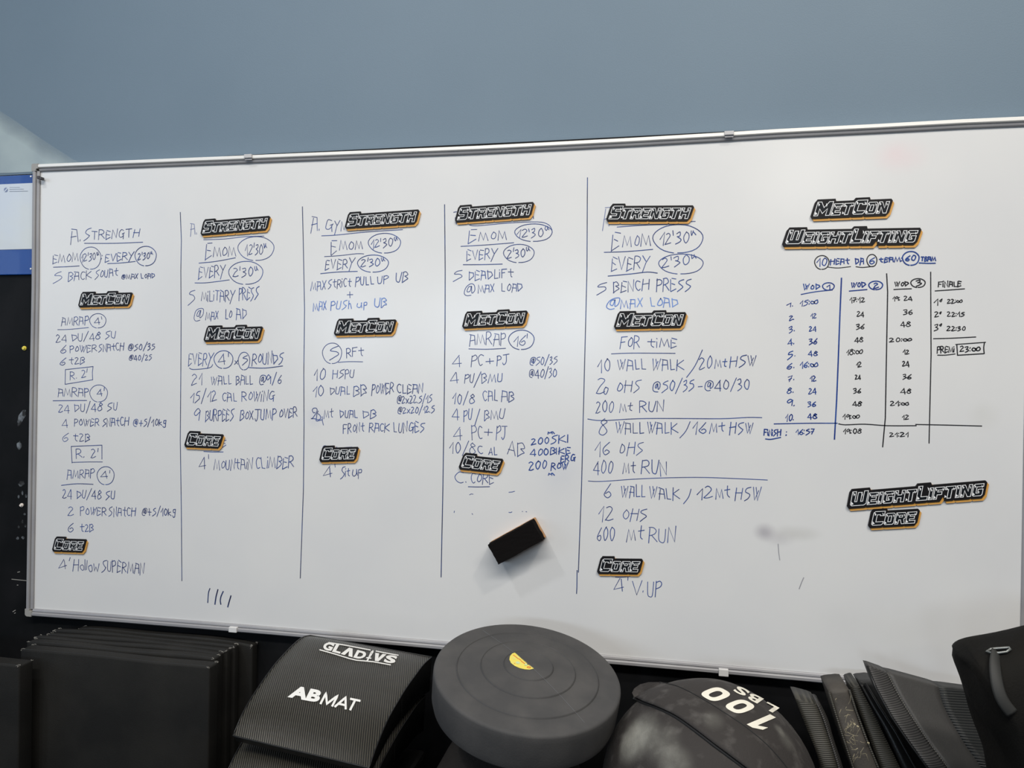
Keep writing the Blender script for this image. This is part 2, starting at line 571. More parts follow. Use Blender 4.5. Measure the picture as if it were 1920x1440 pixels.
for path, d in ((TOPI, Z1), (BOTI, -Z1), (LEFI, -X1), (RIGI, X1)):
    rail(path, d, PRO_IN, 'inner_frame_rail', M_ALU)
    rail(path, d, PRO_OUT, 'outer_frame_rail', M_ALU_BRIGHT if d == Z1 else M_ALU)  # top rail gets a paler copy of the metal: overhead light painted in
# rounded corner caps
for (cx, cy, sx, sz) in ((76.3, 321.7, -1, 1), (64, 1141, -1, -1), (1931, 236.0, 1, 1), (1911, 1296, 1, -1)):
    c = at(cx, cy, YB)
    R_ = 0.0185
    q = 0.004 if sz > 0 else 0.007
    pl_ = [(-0.001, -0.001), (R_ - q, -0.001)] if False else None
    pts = [(-0.001, R_), (R_ - q, R_)]
    for k in range(1, 5):
        t = k / 5 * math.pi / 2
        pts.append((R_ - q + q * math.sin(t), R_ - q + q * math.cos(t)))
    pts += [(R_, R_ - q), (R_, -0.001), (0.0055, -0.001), (0.0055, 0.003), (0.003, 0.0055), (-0.001, 0.0055)]
    bm = prism(bmesh.new(), pts, lambda p: Vector((c.x + sx * p[0], YB - 0.0107, c.z + sz * p[1])), lambda p: Vector((c.x + sx * p[0], YB + 0.012, c.z + sz * p[1])))
    wpart('corner_cap', bm, M_PLASTIC)
# fixing clips
for (x0, x1, y0, y1, up) in ((458.5, 473, 290, 297, 1), (1358, 1376, 246.5, 254, 1)):
    a_, b_ = at(x0, y1, YB - .011), at(x1, y0, YB - .011)
    wpart('fixing_clip', BX(a_.x, b_.x, YB - .0145, YB + .010, a_.z, b_.z + .001, .001), M_CLIP)
    wpart('clip_foot', BX(a_.x + .0015, b_.x - .001, YB - .0112, YB - .009, a_.z - .0045, a_.z), M_ALU)
for (x0, x1, y0, y1) in ((429.5, 444.5, 1176.5, 1184), (1347.5, 1366, 1255.5, 1266)):
    a_, b_ = at(x0, y1, YB - .011), at(x1, y0, YB - .011)
    wpart('fixing_clip', BX(a_.x, b_.x, YB - .014, YB + .010, a_.z - .001, b_.z, .001), mat('clip_white', (.66, .65, .64), .45))
# dark spring clip hooked on the left rail
a_ = at(71, 336, YB - .012)
bm = BX(a_.x, a_.x + .007, YB - .016, YB - .0105, a_.z, a_.z + .008, .001)
box(bm, a_.x + .005, a_.x + .0125, YB - .015, YB - .0035, a_.z - .002, a_.z + .0055, .0012)
tag(obj('spring_clip', bm, mat('dark_clip', (.05, .045, .05), .45)), 'small dark clip hooked on the top left corner of the whiteboard frame', 'clip')

# ------------------------------------------------------------------ handwriting
GL = {
 'A': '00 19 59 60|04 55', 'Z': '', 'a': '00 39 60|13 53', 'B': '00 09|~08 29 58 66 35|~15 45 64 62 40 00', 'C': '~68 39 17 03 20 51 62',
 'D': '00 09|~09 48 66 43 00', 'E': '00 09|09 59|05 44|00 51', 'F': '00 09|09 69|05 45', 'G': '~68 39 17 03 20 51 54|34 74|64 61', 'H': '19 00|04 65|69 60',
 'I': '09 00', 'i': '06 00|08 09', 'J': '29 79|~59 42 20 01', 'K': '09 00|69 04 60', 'L': '09 00 50', 'M': '00 19 43 69 80', 'N': '00 09 60 69',
 'O': '~49 26 13 30 63 67 49', 'P': '00 09|~08 39 67 54 04', 'R': '00 09|~08 39 67 54 04|24 60', 'S': '~68 49 17 25 44 53 30 01', 'T': '09 69|39 30',
 't': '~39 32 50|06 66', 'U': '~09 02 20 42 59|59 50', 'V': '09 30 69', 'W': '09 11 46 51 89|29 21', 'X': '09 50|00 59', 'Y': '09 34|69 34 1c',
 'y': '~06 13 34|46 2c 0d', '0': '~39 16 12 30 53 57 39', '1': '06 29 20', '2': '~07 19 39 47 34 11 00|00 51', '3': '~08 39 47 25|~25 44 42 20 01',
 '4': '49 02 62|49 40', '5': '59 19 05|~05 35 53 41 10 01', '6': '~49 16 02 20 42 44 15 12', '7': '09 49 10|04 45', '8': '~39 17 35 52 20 02 15 57 39',
 '9': '~47 29 06 14 36 47|47 40', ':': '06 07|01 02', '.': '00 01', "'": '0A 06', '"': '~0A 08 16 28 2A|29 46', '/': '0b 5B', '+': '04 64|38 30',
 '-': '04 44', '@': '~57 37 24 33 44 57 52 74 78 49 17 02 20 50', 'o': '~29 07 15 27 29', 'x': '06 50|00 56', 'h': '09 00|~04 26 40', 'u': '~06 02 20 42 46|46 50',
 'p': '06 0c|~06 36 33 03', 'm': '00 06 23 46 50|~46 66 80', 'g': '~47 17 13 43|47 4b 2c 0a', '#': '~00 22 53 82 60 31 02 10 20 53', 's': '~46 16 24 42 20 00',
 '$': '~22 05 02 20 42 44 22|~62 45 42 60 82 84 62', 'l': '09 00', 'w': '06 10 34 50 66', 'k': '09 00|45 03 50',
}
YC = {'A': 10, 'B': 11, 'C': 12, 'a': -1, 'b': -2, 'c': -3, 'd': -4}
GL['$'] = '~44 26 05 03 21 42 54 66 87 95 93 71 52 45'
GL.update({'q': '~25 04 02 20 41 44 25', 'S': '~69 28 16 44 53 31 0a', '5': '~59 28 16 45 53 31 0a', '4': '49 02 62|48 5a', 'A': '0a 18|09 58 60|04 54', 'W': '09 20 57|39 50 89', 'D': '10 09|08 57 64 10', 'M': '00 19 41 68 80', 'N': '0a 09 50 5A', 'Y': '09 35|79 34 0c', '1': '04 39 3a', 'R': '0a 09|~09 39 57 45 04|24 60', 'E': '0a 08|19 58|15 44|0a 51', 'U': '~09 02 20 41 59', 'C': '~58 29 06 12 30 51', 'G': '~68 39 16 12 31 52 64|44 75|64 6a', '3': '~08 39 36 15|~15 43 31 0a', 'K': '09 0a|68 04 70', 'L': '09 10 50', 'H': '19 0a|05 65|79 60', 'B': '0a 09|~08 39 56 25|~25 53 52 31 0a', 'P': '0a 09|~08 39 57 45 04', 'O': '~38 15 12 31 53 56 38', '2': '~08 29 47 24 00|~00 20 51', '6': '~49 15 02 20 42 34 13', 'J': '09 79|~49 42 2a 01'})
RND = random.Random(11)
def glyph(ch, jit=False):
    out = []
    for s in GL.get(ch, '').split('|'):
        if not s:
            continue
        sm = s[0] == '~'
        pts = [(float(t[0]), float(YC[t[1]] if t[1] in YC else t[1])) for t in s.lstrip('~').split()]
        if jit:
            pts = [(p[0] + RND.uniform(-.4, .4), p[1] + RND.uniform(-.4, .4)) for p in pts]
        out.append(smooth_pts(pts, 4) if sm else pts)
    return out
def gw(ch):
    if ch == ' ':
        return 3.0
    g_ = glyph(ch)
    return max([p[0] for s in g_ for p in s] + [0.6]) if g_ else 3
def T(txt, x0, y0, x1, y1, h, sl=0.05):
    """stroke text: baseline from (x0,y0) to (x1,y1), cap height h; returns polylines"""
    gap = 1.7
    tot = sum(gw(c) for c in txt) + gap * (len(txt) - 1)
    dx, dy = x1 - x0, y1 - y0
    out = []
    u = 0
    for ch in txt:
        jy = RND.uniform(-.05, .05) * h
        js = RND.uniform(.93, 1.07)
        jl = RND.uniform(-.06, .06) + sl
        jr = RND.uniform(-.05, .05)
        for s in glyph(ch, True):
            q = []
            for (a, b) in s:
                t = (u + a) / tot
                vv = b / 9 * h * 1.1 * js
                q.append((x0 + dx * t + vv * jl, y0 + dy * t - vv + jy + jr * a * .4))
            out.append(q)
        u += gw(ch) + gap
    return out
def P(*pts):
    return [smooth_pts(list(pts), 4)]
def Q(*pts):
    return [list(pts)]
def E(cx, cy, rx, ry, a0=-100, sweep=351):
    return [[(cx + rx * math.cos(math.radians(a0 - k / 30 * sweep)) * (1 + .02 * math.sin(k)), cy - ry * math.sin(math.radians(-(a0 - k / 30 * sweep)))* -1 * (1 + .015 * math.cos(k * .7))) for k in range(31)]]

def ink(name, col, col2):
    return mat(name, col, 0.35, col2=col2, scale=26, lo=.38, hi=.62)
INK = {'b': ink('blue_marker_ink', (0.016, 0.032, 0.145), (0.035, 0.075, 0.27)),
       'l': ink('light_blue_marker_ink', (0.06, 0.13, 0.42), (0.16, 0.28, 0.62)),
       'f': ink('faded_marker_ink', (0.12, 0.15, 0.30), (0.20, 0.23, 0.38)),
       'd': ink('deep_blue_marker_ink', (0.008, 0.03, 0.19), (0.015, 0.06, 0.27)),
       'k': ink('black_marker_ink', (0.008, 0.008, 0.010), (0.018, 0.018, 0.022)),
       's': ink('dark_line_ink', (0.02, 0.025, 0.07), (0.025, 0.06, 0.19)),
       'g': ink('grey_smear_ink', (0.30, 0.30, 0.32), (0.38, 0.38, 0.40))}
WID = {'b': 0.0017, 'l': 0.0020, 'f': 0.0016, 'd': 0.0023, 'k': 0.0023, 's': 0.0020, 'g': 0.003}
LIFT = [0]
def L(what, c, *items, wd=None, name='handwriting'):
    bm = bmesh.new()
    LIFT[0] += 1
    y = YB - 0.0003
    wd = wd or WID[c]
    for it in items:
        for st in it:
            y -= 0.000012
            pts = [at(px, py, y) for px, py in st]
            wv = wd * RND.uniform(.9, 1.12)
            ribbon2(bm, [(p.x, p.z) for p in pts], wv, lambda p, y=y: Vector((p[0], y, p[1])))
    bm.normal_update()
    for f_ in list(bm.faces):
        if f_.normal.y > 0:
            f_.normal_flip()
    o = wpart(name, bm, INK[c])
    if what:
        colour = {'b': 'blue', 'l': 'light blue', 'f': 'faded blue', 'd': 'deep blue', 'k': 'black', 's': 'dark blue', 'g': 'grey'}[c]
        o['label'] = what if what[0] == '*' else colour + ' handwriting reading ' + what
        if what[0] == '*':
            o['label'] = what[1:]
    return o

# column dividers
L('*leftmost dark blue column line', 's', Q((338, 398), (340, 450), (339, 507), (339.5, 600), (339, 700), (338, 825), (340, 960), (341, 1089)), name='column_line')
L('*second dark blue column line from the left', 's', Q((567, 387.5), (568.5, 451.6), (571, 580), (569.6, 700), (570, 800), (568.8, 920), (563, 1084)), name='column_line')
L('*third blue column line from the left', 's', Q((833.5, 383.6), (834.7, 506), (834.4, 610), (833, 739), (830.3, 920), (827, 1082)), name='column_line')
L('*fourth and longest blue column line', 's', Q((1101.5, 333), (1101.2, 370), (1100.6, 501), (1097.6, 625), (1094.5, 743.5), (1090.4, 910), (1084.4, 1073)), Q((1082, 1069.4), (1081.7, 1100), (1081, 1113)), name='column_line')

# column 1
L('A. STRENGTH', 'b', T('A.', 132, 455, 151, 453, 24), T('S', 157, 450, 170, 449, 19), T('TRENGTH', 172, 448, 261, 444, 14), P((158, 456), (215, 456), (267.6, 454)))
L("EMOM 12'30\": EVERY 2'30\"", 'b', T('EMOM', 99, 493, 147, 490, 15), P((100, 501), (125, 500), (148.5, 498.5)), E(169.7, 483.8, 19.5, 21), T("12'30\"", 152, 490, 185, 487, 12),
  T(':', 190.5, 488, 193, 488, 10), T('EVERY', 197, 490, 252, 486, 13), P((201.5, 494), (225, 493), (253.5, 490)), E(273, 479.8, 20, 18.4), T("2'30\"", 258, 487, 286, 484, 11))
L('5 BACK SQUAT @MAX LOAD', 'b', T('5', 100, 529, 116, 527, 17), T('BACK', 128, 526, 172, 522, 14), T('SQUAt'.replace('Q', 'O'), 178, 522, 221, 516, 13), T('@MAX LOAD', 228, 523, 290, 521, 8))
L("AMRAP 4'", 'b', T('AMRAP', 115, 610, 165, 608, 14), P((108, 618), (130, 617.5), (166, 614)), E(183.4, 601.3, 15.3, 13.5), T("4'", 177, 607, 191, 606, 10))
L('24 DU/48 SU', 'b', T('24 DU/48 SU', 105, 641.5, 217, 634, 12))
L('6 POWER SNATCH @50/35', 'b', T('6', 114, 663, 123, 662, 13), T('POWER', 131, 661, 181, 658, 11), T('SNAtCH', 185, 659, 232, 656, 12), T('@50/35', 240.5, 657, 290, 655, 10))
L('6 t2B @40/25', 'b', T('6', 112.5, 685, 122, 684, 13), T('t2B', 129, 683, 158, 682, 11), T('@40/25', 241.7, 675.5, 284, 675, 9))
L("R. 2' in a box", 'b', T("R. 2'", 131, 711, 164, 708, 13), Q((173.7, 712), (173, 698), (174.4, 687.2), (122.5, 693), (122, 720.5), (173.7, 712)))
L("AMRAP 4', second in its column", 'b', T('AMRAP', 108.6, 743, 166, 742, 13), P((99.4, 751.4), (130, 751), (162.5, 750.8)), E(185, 737.5, 16.6, 16), T("4'", 181, 742, 196, 741, 11))
L('24 DU/48 SU, second in its column', 'b', T('24 DU/48 SU', 110, 773, 220, 769, 13))
L('4 POWER SNATCH @+5/10kg', 'b', T('4', 115.6, 801, 127, 800, 14), T('POWER', 139, 799, 186, 798, 12), T('SNAtCH', 192, 799, 241, 797, 13), T('@+5/10kg', 250, 799, 310, 797, 11))
L('6 t2B, second in its column', 'b', T('6', 117, 828, 127, 828, 16), T('t2B', 137, 827, 168, 828, 12))
L("R. 2' in the second box", 'b', T("R. 2'", 142.5, 859, 184, 857, 14), Q((135, 868), (133.5, 837), (191, 834.7), (191, 861)), Q((135, 867), (165, 866), (192, 866)))
L("AMRAP 4', third in its column", 'b', T('AMRAP', 126, 897, 176, 894, 14), P((115, 910), (144, 907), (174.5, 908)), E(198, 891.7, 16, 17), T("4'", 188, 897, 207, 895, 12))
L('24 DU/48 SU, third in its column', 'b', T('24 DU/48 SU', 117.5, 933, 215, 936, 14))
L('2 POWER SNATCH @+5/10kg', 'b', T('2', 127, 966, 138, 966, 14), T('POWER', 151, 965, 199, 966, 13), T('SNAtCH', 204, 967, 254, 967, 14), T('@+5/10kg', 266, 966, 328, 966, 12))
L('6 t2B, third in its column', 'b', T('6', 127, 997, 137, 997, 16), T('t2B', 150, 996, 175, 997, 12))
L("4' HoLLoW SUPERMAN", 'b', T("4'", 109, 1068, 131, 1061, 14), T('Hqllqw', 137, 1069, 184, 1071, 18), T('SUPERMAN', 191, 1071, 269, 1075, 18))
L('*four dark tally strokes near the bottom of the whiteboard', 's', P((393.5, 1103.5), (391, 1111), (390, 1122), (389.5, 1130)), P((408.5, 1105.5), (405, 1119), (403, 1133)), P((418.5, 1109), (414.5, 1118), (413, 1126), (414, 1133)), P((433, 1117), (430, 1127), (427, 1138)), name='tally_mark', wd=.003)

# column 2
L('A. beside the magnet', 'f', T('A.', 357, 441, 369, 438, 22))
L("EMOM 12'30\"", 'b', P((381.7, 449.5), (421.7, 448), (456.7, 444), (495, 442.5)), T('E', 385, 485, 396, 482, 24), T('MOM', 400, 482, 442, 480, 19), P((373, 493.3), (405, 490), (441.3, 483.3)),
  E(480, 465.8, 33.8, 22.5), T("12'30\"", 460, 478, 500, 476, 17))
L("EVERY 2'30\"", 'b', T('EVERY', 371.7, 521.5, 423, 516, 18), P((365.3, 530.3), (388, 530), (430, 524.7)), E(461, 511.3, 32, 21.7), T("2'30\"", 437, 518, 484, 517, 15))
L('5 MiLiTARY PRESS', 'b', T('5', 352, 570, 365, 569, 23), T('MiLiTARY', 377.5, 565, 440, 563, 17), T('PRESS', 448, 561, 484, 560, 20))
L('@ MAX LOAD', 'b', T('@', 364, 601, 380, 600, 22), T('MAX', 385.5, 600.5, 408.5, 597.5, 14), T('LO', 422.5, 597, 434, 596.5, 15), T('AD', 443, 598, 462, 598, 17))
L("EVERY 4' x 5 ROUNDS", 'b', T('EVERY', 353, 683.5, 399, 682, 19), P((355, 690), (363.3, 692.7), (392.5, 689.6), (398.7, 683.3)), E(419, 674, 17.7, 16.7), T("4'", 409, 682, 428, 680, 16),
  T('x', 440, 683, 446, 682, 9), E(457.5, 676.7, 10.8, 16.7), T('5', 454, 682, 464, 681, 14), T('ROUNDS', 472.7, 683, 531, 680.5, 18), P((466.5, 689), (496.7, 690), (530, 686)))
L('21 WALL BALL @9/6', 'b', T('21', 359, 722, 378, 720, 18), T('WALL', 395.6, 721, 434, 720, 14), T('BALL', 442.5, 720, 474, 719.5, 15), T('@9/6', 486, 720.5, 527, 719, 15))
L('15/12 CAL ROWiNG', 'b', T('15/12', 356.7, 754, 406, 751, 17), T('CAL', 416.5, 752, 443.5, 752, 14), T('ROWiNG', 453, 751.5, 514, 751.5, 16))
L('9 BURPEES BOX JUMP OVER', 'b', T('9', 363, 790, 373, 789, 20), T('BURPEES', 385, 789, 438, 787, 18), T('BOX', 450, 787, 474, 786, 16), T('JUMP', 478, 788, 517, 785, 17), T('OVER', 523, 784, 557, 780, 15))
L('E peeping out beside the magnet', 'b', T('E', 417, 838, 424, 836, 11), P((382, 846.5), (400, 847.5), (418.5, 847.3)))
L("4' MOUNTAiN CLiMBER", 'b', T("4'", 372, 880, 391, 875, 20), T('MOUNtAiN', 401, 881, 471.6, 878, 17), T('CLiMBER', 479, 878, 550, 876, 18))

# column 3
L('A. GYM', 'b', T('A.', 583.5, 434, 600, 431, 25), T('G', 608.7, 432, 624, 431, 19), T('YM', 627, 434, 651, 432, 17), P((603, 442), (632, 440.5), (686, 435), (755, 430.5)))
L("EMOM 12'30\" in the third column", 'b', T('E', 620.5, 475, 631, 473, 22), T('MOM', 636, 469, 680, 467, 15), P((608.4, 481), (636, 479.3), (668, 475.7), (682, 476)), E(721, 455.8, 30.3, 18.6), T("12'30\"", 695, 465, 746, 460, 14))
L("EVERY 2'30\" in the third column", 'b', T('EVERY', 609.6, 504.5, 665, 502, 16), P((601, 513), (632, 510), (670, 508.7)), E(699.5, 494, 29, 16.2), T("2'30\"", 676.5, 500, 722, 498, 13))
L('MAX STRiCT PULL UP UB', 'b', T('MAX', 582.5, 545, 609.6, 542, 14), T('StRiCt', 615, 540, 658, 537, 14), T('PULL', 666.5, 535, 701, 532.5, 13), T('UP', 708, 533, 727, 530, 12), T('UB', 742, 529, 764, 526, 16))
L('a plus sign', 'b', T('+', 650, 559, 661, 558, 11))
L('MAX PUSh up UB', 'l', T('MAX', 586.7, 583, 611.5, 580, 14), T('PUSh', 620.5, 580, 659, 578, 14), T('up', 669, 577, 688, 576, 12), T('UB', 702.6, 576, 725, 574, 15))
L('5 RFt', 'b', E(622.7, 662.3, 18, 19.4), T('5', 617.5, 672, 634, 670, 20), T('RFt', 649.6, 669.6, 681, 667, 15), P((634, 679.4), (653.7, 678), (680, 678.3)))
L('10 HSPU', 'b', T('10', 589, 711.5, 609, 711, 18), T('HSPU', 623.5, 709, 663, 707, 14))
L('10 DUAL BB POWER CLEAN', 'b', T('10', 586, 742.5, 606, 742, 18), T('DUAL', 619, 740, 656, 739, 13), T('BB', 663, 741, 687, 741, 16), T('POWER', 696.5, 739.5, 738, 736, 17), T('CLEAN', 744.5, 737, 792, 735, 15))
L('@2x22.5/15', 'b', T('@2x22.5/15', 744.5, 757, 809, 754, 12))
L('@2x20/12.5', 'b', T('@2x20/12.5', 745.5, 776, 814, 773, 11))
L('20 Mt DUAL DB, with a scribbled correction', 'b', P((590.5, 773), (588, 774), (585.5, 769), (588, 765.5), (593, 765.5), (594.5, 770), (591, 777), (586, 784), (583.5, 785), (590, 785), (597, 787), (601, 784.5), (600, 779), (596, 775.5)),
  Q((596.7, 770.5), (594, 776), (593.5, 782), (592.5, 788.5), (594.5, 789.5), (604, 787)), Q((604, 781), (604.5, 790), (606.5, 797)), T('Mt', 607, 785, 625, 782, 15), T('DUAL', 637, 783.5, 670, 783, 13), T('DB', 680, 784, 705, 783, 14))
L('FRONT RACK LUNGES', 'b', T('FRONt', 643.5, 812, 683, 809, 15), T('RACK', 692, 809, 730, 808, 14), T('LUNGES', 737, 810, 796, 809, 16))
L('*blue pen arc showing above the core magnet', 'f', P((604.5, 841), (606, 837), (610, 835.5), (616, 838)), Q((628, 839), (632, 838)), Q((645, 839), (650, 838.5), (660, 838)), name='pen_mark')
L("4' Sit up", 'b', T("4'", 606, 896, 628, 889, 18), T('S', 638.7, 896, 646, 895, 19), T('it', 647, 894, 656, 893, 14), T('up', 661, 893, 678, 891, 15))

# column 4
L('*short blue pen ends at the left of the strength magnet', 'b', Q((850.5, 398), (856, 397)), Q((853.5, 408), (855.5, 420)), Q((999, 402), (1000.4, 410)), name='pen_mark')
L("EMOM 12'30\" in the fourth column", 'b', P((880.4, 422), (895, 423.4), (951, 418.4), (1007.5, 416), (1028, 421), (1035, 431)), T('E', 879, 455, 893, 452, 20), T('MOM', 898, 452, 950, 449, 16), P((864, 461.9), (913.7, 459), (963.4, 455)),
  E(1000.4, 436, 35, 16.5), T("12'30\"", 969, 446, 1029, 442, 14))
L("EVERY 2'30\" in the fourth column", 'b', T('EVERY', 875, 488, 932, 484, 17), P((868.4, 496.2), (904.4, 496), (941.9, 495)), E(973, 475, 28.7, 17.2), T("2'30\"", 951, 483.5, 994, 481, 14))
L('5 DEADLiFT', 'b', T('5', 849, 526, 865, 525, 16), T('DEADLiFt', 878.5, 525, 962, 519, 15))
L('@MAX LOAD in the fourth column', 'b', T('@', 870.5, 555, 890, 553, 18), T('MAX', 896, 550, 926, 547, 13), T('LOAD', 940, 546, 979, 546, 14))
L("AMRAP 16'", 'b', T('AMRAP', 881, 646.5, 948, 645, 19), P((879, 654), (912.6, 654.8), (948, 653)), E(977.6, 637, 24, 18.3), T("16'", 963, 648, 990, 647, 17))
L('4 PC + PJ', 'b', T('4', 848.5, 687, 864, 686, 17), T('PC', 883.5, 686, 905, 685, 18), T('+', 911.5, 683, 926, 682, 11), T('PJ', 932, 684, 953, 682, 15))
L('@50/35', 'b', T('@50/35', 993.5, 684, 1044, 682, 13))
L('@40/30', 'b', T('@40/30', 992, 708, 1043, 706, 14))
L('4 PU/BMU', 'b', T('4', 844, 719, 859.5, 717, 18), T('PU', 871.5, 717.5, 888, 716, 15), Q((888.5, 726.3), (901.8, 697)), T('BMU', 903, 718, 941.6, 715, 16))
L('10/8 CAL AB', 'b', T('10/8', 848, 756, 889, 757, 17), T('CAL', 905.7, 751, 933, 751, 17), T('AB', 940.6, 751, 964, 752, 17))
L('4 PU/BMU, lower one', 'b', T('4', 847, 786.5, 861, 786, 18), T('PU', 869.5, 788, 884.6, 786, 18), Q((890, 798), (899.7, 767)), T('BMU', 908, 787, 945, 785, 17))
L('4 PC + PJ, lower one', 'b', T('4', 850, 823, 865, 822, 20), T('PC', 884.6, 823, 904, 822, 22), T('+', 908, 817, 922, 817, 12), T('PJ', 930, 822, 950, 821, 20))
L('10/8 C AL AB', 'b', T('10/8', 842.6, 849, 891, 851, 18), T('C', 895.4, 850, 905, 850, 12), T('aL', 916, 852.5, 932, 853, 12), T('aB', 951, 851, 983.6, 856, 22))
L('200 SKI', 'd', T('m', 1028, 814, 1039.6, 813, 5), T('200', 996.5, 834, 1028.8, 831, 11), T('SKI', 1033, 831, 1065.5, 829, 14), wd=.0023)
L('400 BIKE ERG', 'd', T('400', 994.4, 855, 1027.8, 853, 11), T('BIKE', 1032, 851, 1069.7, 850, 11), T('ERG', 1051.4, 867, 1078, 864, 11), wd=.0023)
L('200 ROW', 'd', T('200', 992, 881, 1024.5, 878, 14), T('ROW', 1033, 881, 1065.4, 879, 11), T('m', 1028.5, 891, 1039, 891, 5), wd=.0023)
L('C. CORE', 'b', T('C.', 853.4, 906.5, 876, 905, 18), T('CORE', 882.4, 905, 925.5, 906, 17), P((878, 912.5), (895.4, 913), (918, 912.5)))
L('*tiny leftover ink specks above the eraser', 'd', Q((880.3, 927.8), (883.5, 926), (887, 926.5)), Q((954, 923), (960, 922.4), (965, 921)), Q((954, 960.5), (957, 961), (960, 959.7)), Q((885, 963), (886.3, 964.4)), Q((852, 958), (851.4, 961)), Q((979, 959), (980, 959)), Q((986, 959.5), (987.5, 959.5)), name='ink_speck', wd=.0014)

# column 5
L('A behind the strength magnet', 'f', T('A', 1129.5, 428, 1142, 422, 34, .1))
L("EMOM 12'30\" in the fifth column", 'b', P((1157, 425.7), (1202.5, 422.5), (1264.4, 419.7)), P((1293.4, 415.6), (1303.8, 415)), T('E', 1147, 467, 1161, 464, 28), T('MOM', 1167, 464, 1219, 461, 20), P((1132.8, 473), (1174.4, 471.6), (1224, 467.5)),
  E(1271.3, 447.4, 46.9, 26.8), T("12'30\"", 1237, 458, 1304, 453, 19))
L("EVERY 2'30\" in the fifth column", 'b', T('EVERY', 1146, 507, 1218, 502, 22), P((1140, 517.6), (1183.8, 513.4), (1213.8, 510), (1232.5, 512)), E(1277, 494.7, 41.6, 18.8), T("2'30\"", 1241, 500.5, 1306, 496, 16))
L('5 BENCH PRESS', 'b', T('5', 1119, 551, 1136.5, 549, 19), T('BENCH', 1150, 547.5, 1217.5, 543, 17), T('PRESS', 1230.6, 544, 1296, 544, 19))
L('@MAX LOAD in the fifth column', 'l', T('@', 1137, 580, 1160, 578, 18), T('MAX', 1163, 578.5, 1203.5, 575, 15), T('LOAD', 1219, 574.5, 1270, 576, 16))
L('FOR tiME', 'b', T('FOR', 1163, 654, 1199, 651, 19), T('tiME', 1214.5, 651, 1269, 650, 15), P((1146.4, 663.4), (1187, 662), (1266, 662.5)))
L('10 WALL WALK / 20 Mt HSW', 'b', T('10', 1120, 697, 1144.5, 697, 21), T('WALL', 1158, 694, 1211.5, 692, 17), T('WALK', 1222, 693.5, 1282.5, 693, 18), P((1287.4, 707.4), (1303, 686), (1317, 656)), T('20', 1310.7, 692, 1334, 690, 20), T('Mt', 1340, 691, 1363, 688, 15), T('HSW', 1368.5, 688, 1417.7, 686, 18))
L('20 OHS @50/35 - @40/30', 'b', T('2', 1119, 737, 1135, 736, 26), T('0', 1130, 740, 1140, 739, 13), T('OHS', 1156, 735, 1200, 735, 19), T('@50/35', 1224, 734, 1301, 731, 17), Q((1309, 725), (1317, 724.5)), T('@40/30', 1322, 731, 1405, 730, 17))
L('200 Mt RUN', 'b', T('200', 1117, 774, 1150, 772, 19), T('Mt', 1162, 773, 1186, 770, 15), T('RUN', 1199, 771, 1243.6, 771, 18))
L('*upper long blue line across the fifth column', 'b', P((1102, 785.6), (1129, 788.5), (1197, 785), (1265, 784.6), (1352.5, 785), (1401, 782.7), (1428.4, 783)), name='row_line')
L('8 WALL WALK / 16 Mt HSW', 'b', T('8', 1124, 817, 1138.6, 816, 26), T('WALL', 1154, 812.5, 1207.6, 812, 18), T('WALK', 1213.5, 812, 1271, 811, 18), P((1274.7, 821), (1286, 808), (1294, 790.4)), T('16', 1297, 812, 1323.4, 812, 20), T('Mt', 1330, 812, 1358.4, 808, 16), T('HSW', 1368, 812, 1412, 812, 18))
L('16 OHS', 'b', T('16', 1116, 854, 1141.5, 854, 23), T('OHS', 1161, 852, 1206, 851, 20))
L('400 Mt RUN', 'b', T('400', 1113, 887, 1148.4, 886, 20), T('Mt', 1167.4, 889, 1191, 885, 18), T('RUN', 1203, 887, 1250, 889, 22))
L('*lower long blue line across the fifth column', 'b', P((1103, 901.9), (1129, 902.6), (1206.7, 897.4), (1304, 895), (1381.7, 897.4), (1439, 900)), name='row_line')
L('6 WALL WALK / 12 Mt HSW', 'b', T('6', 1133, 934, 1145.3, 933, 24), T('WALL', 1165, 932, 1210, 931, 19), T('WALK', 1218.4, 934, 1274, 935, 19), P((1281.6, 944.4), (1291, 932), (1295.7, 917)), T('12', 1305.6, 935, 1336.6, 934, 19), T('Mt', 1342, 935, 1369, 932, 18), T('HSW', 1378, 937, 1426.6, 939, 21))
L('12 OHS', 'b', T('12', 1122, 974, 1150, 974, 24), T('OHS', 1167, 975, 1213, 976, 19))
L('600 Mt RUN', 'b', T('600', 1119.6, 1014, 1152, 1013, 24), T('Mt', 1175, 1016, 1206.6, 1011, 22), T('RUN', 1217, 1015, 1265, 1017, 23))
L("4' V.UP", 'b', P((1153.7, 1082), (1168.8, 1082), (1189.4, 1078.4)), T("4'", 1150.4, 1112, 1178, 1105, 22), T('V', 1186, 1117, 1203, 1115, 25), T('.', 1205.5, 1109, 1206.5, 1109, 22), T('UP', 1214.7, 1118, 1239, 1117, 26))
L('*short grey streak low on the right of the whiteboard', 'g', P((1507, 1083), (1503, 1092), (1498.5, 1104)), Q((1459, 1020), (1460, 1035), (1462, 1050)), name='streak', wd=.0018)

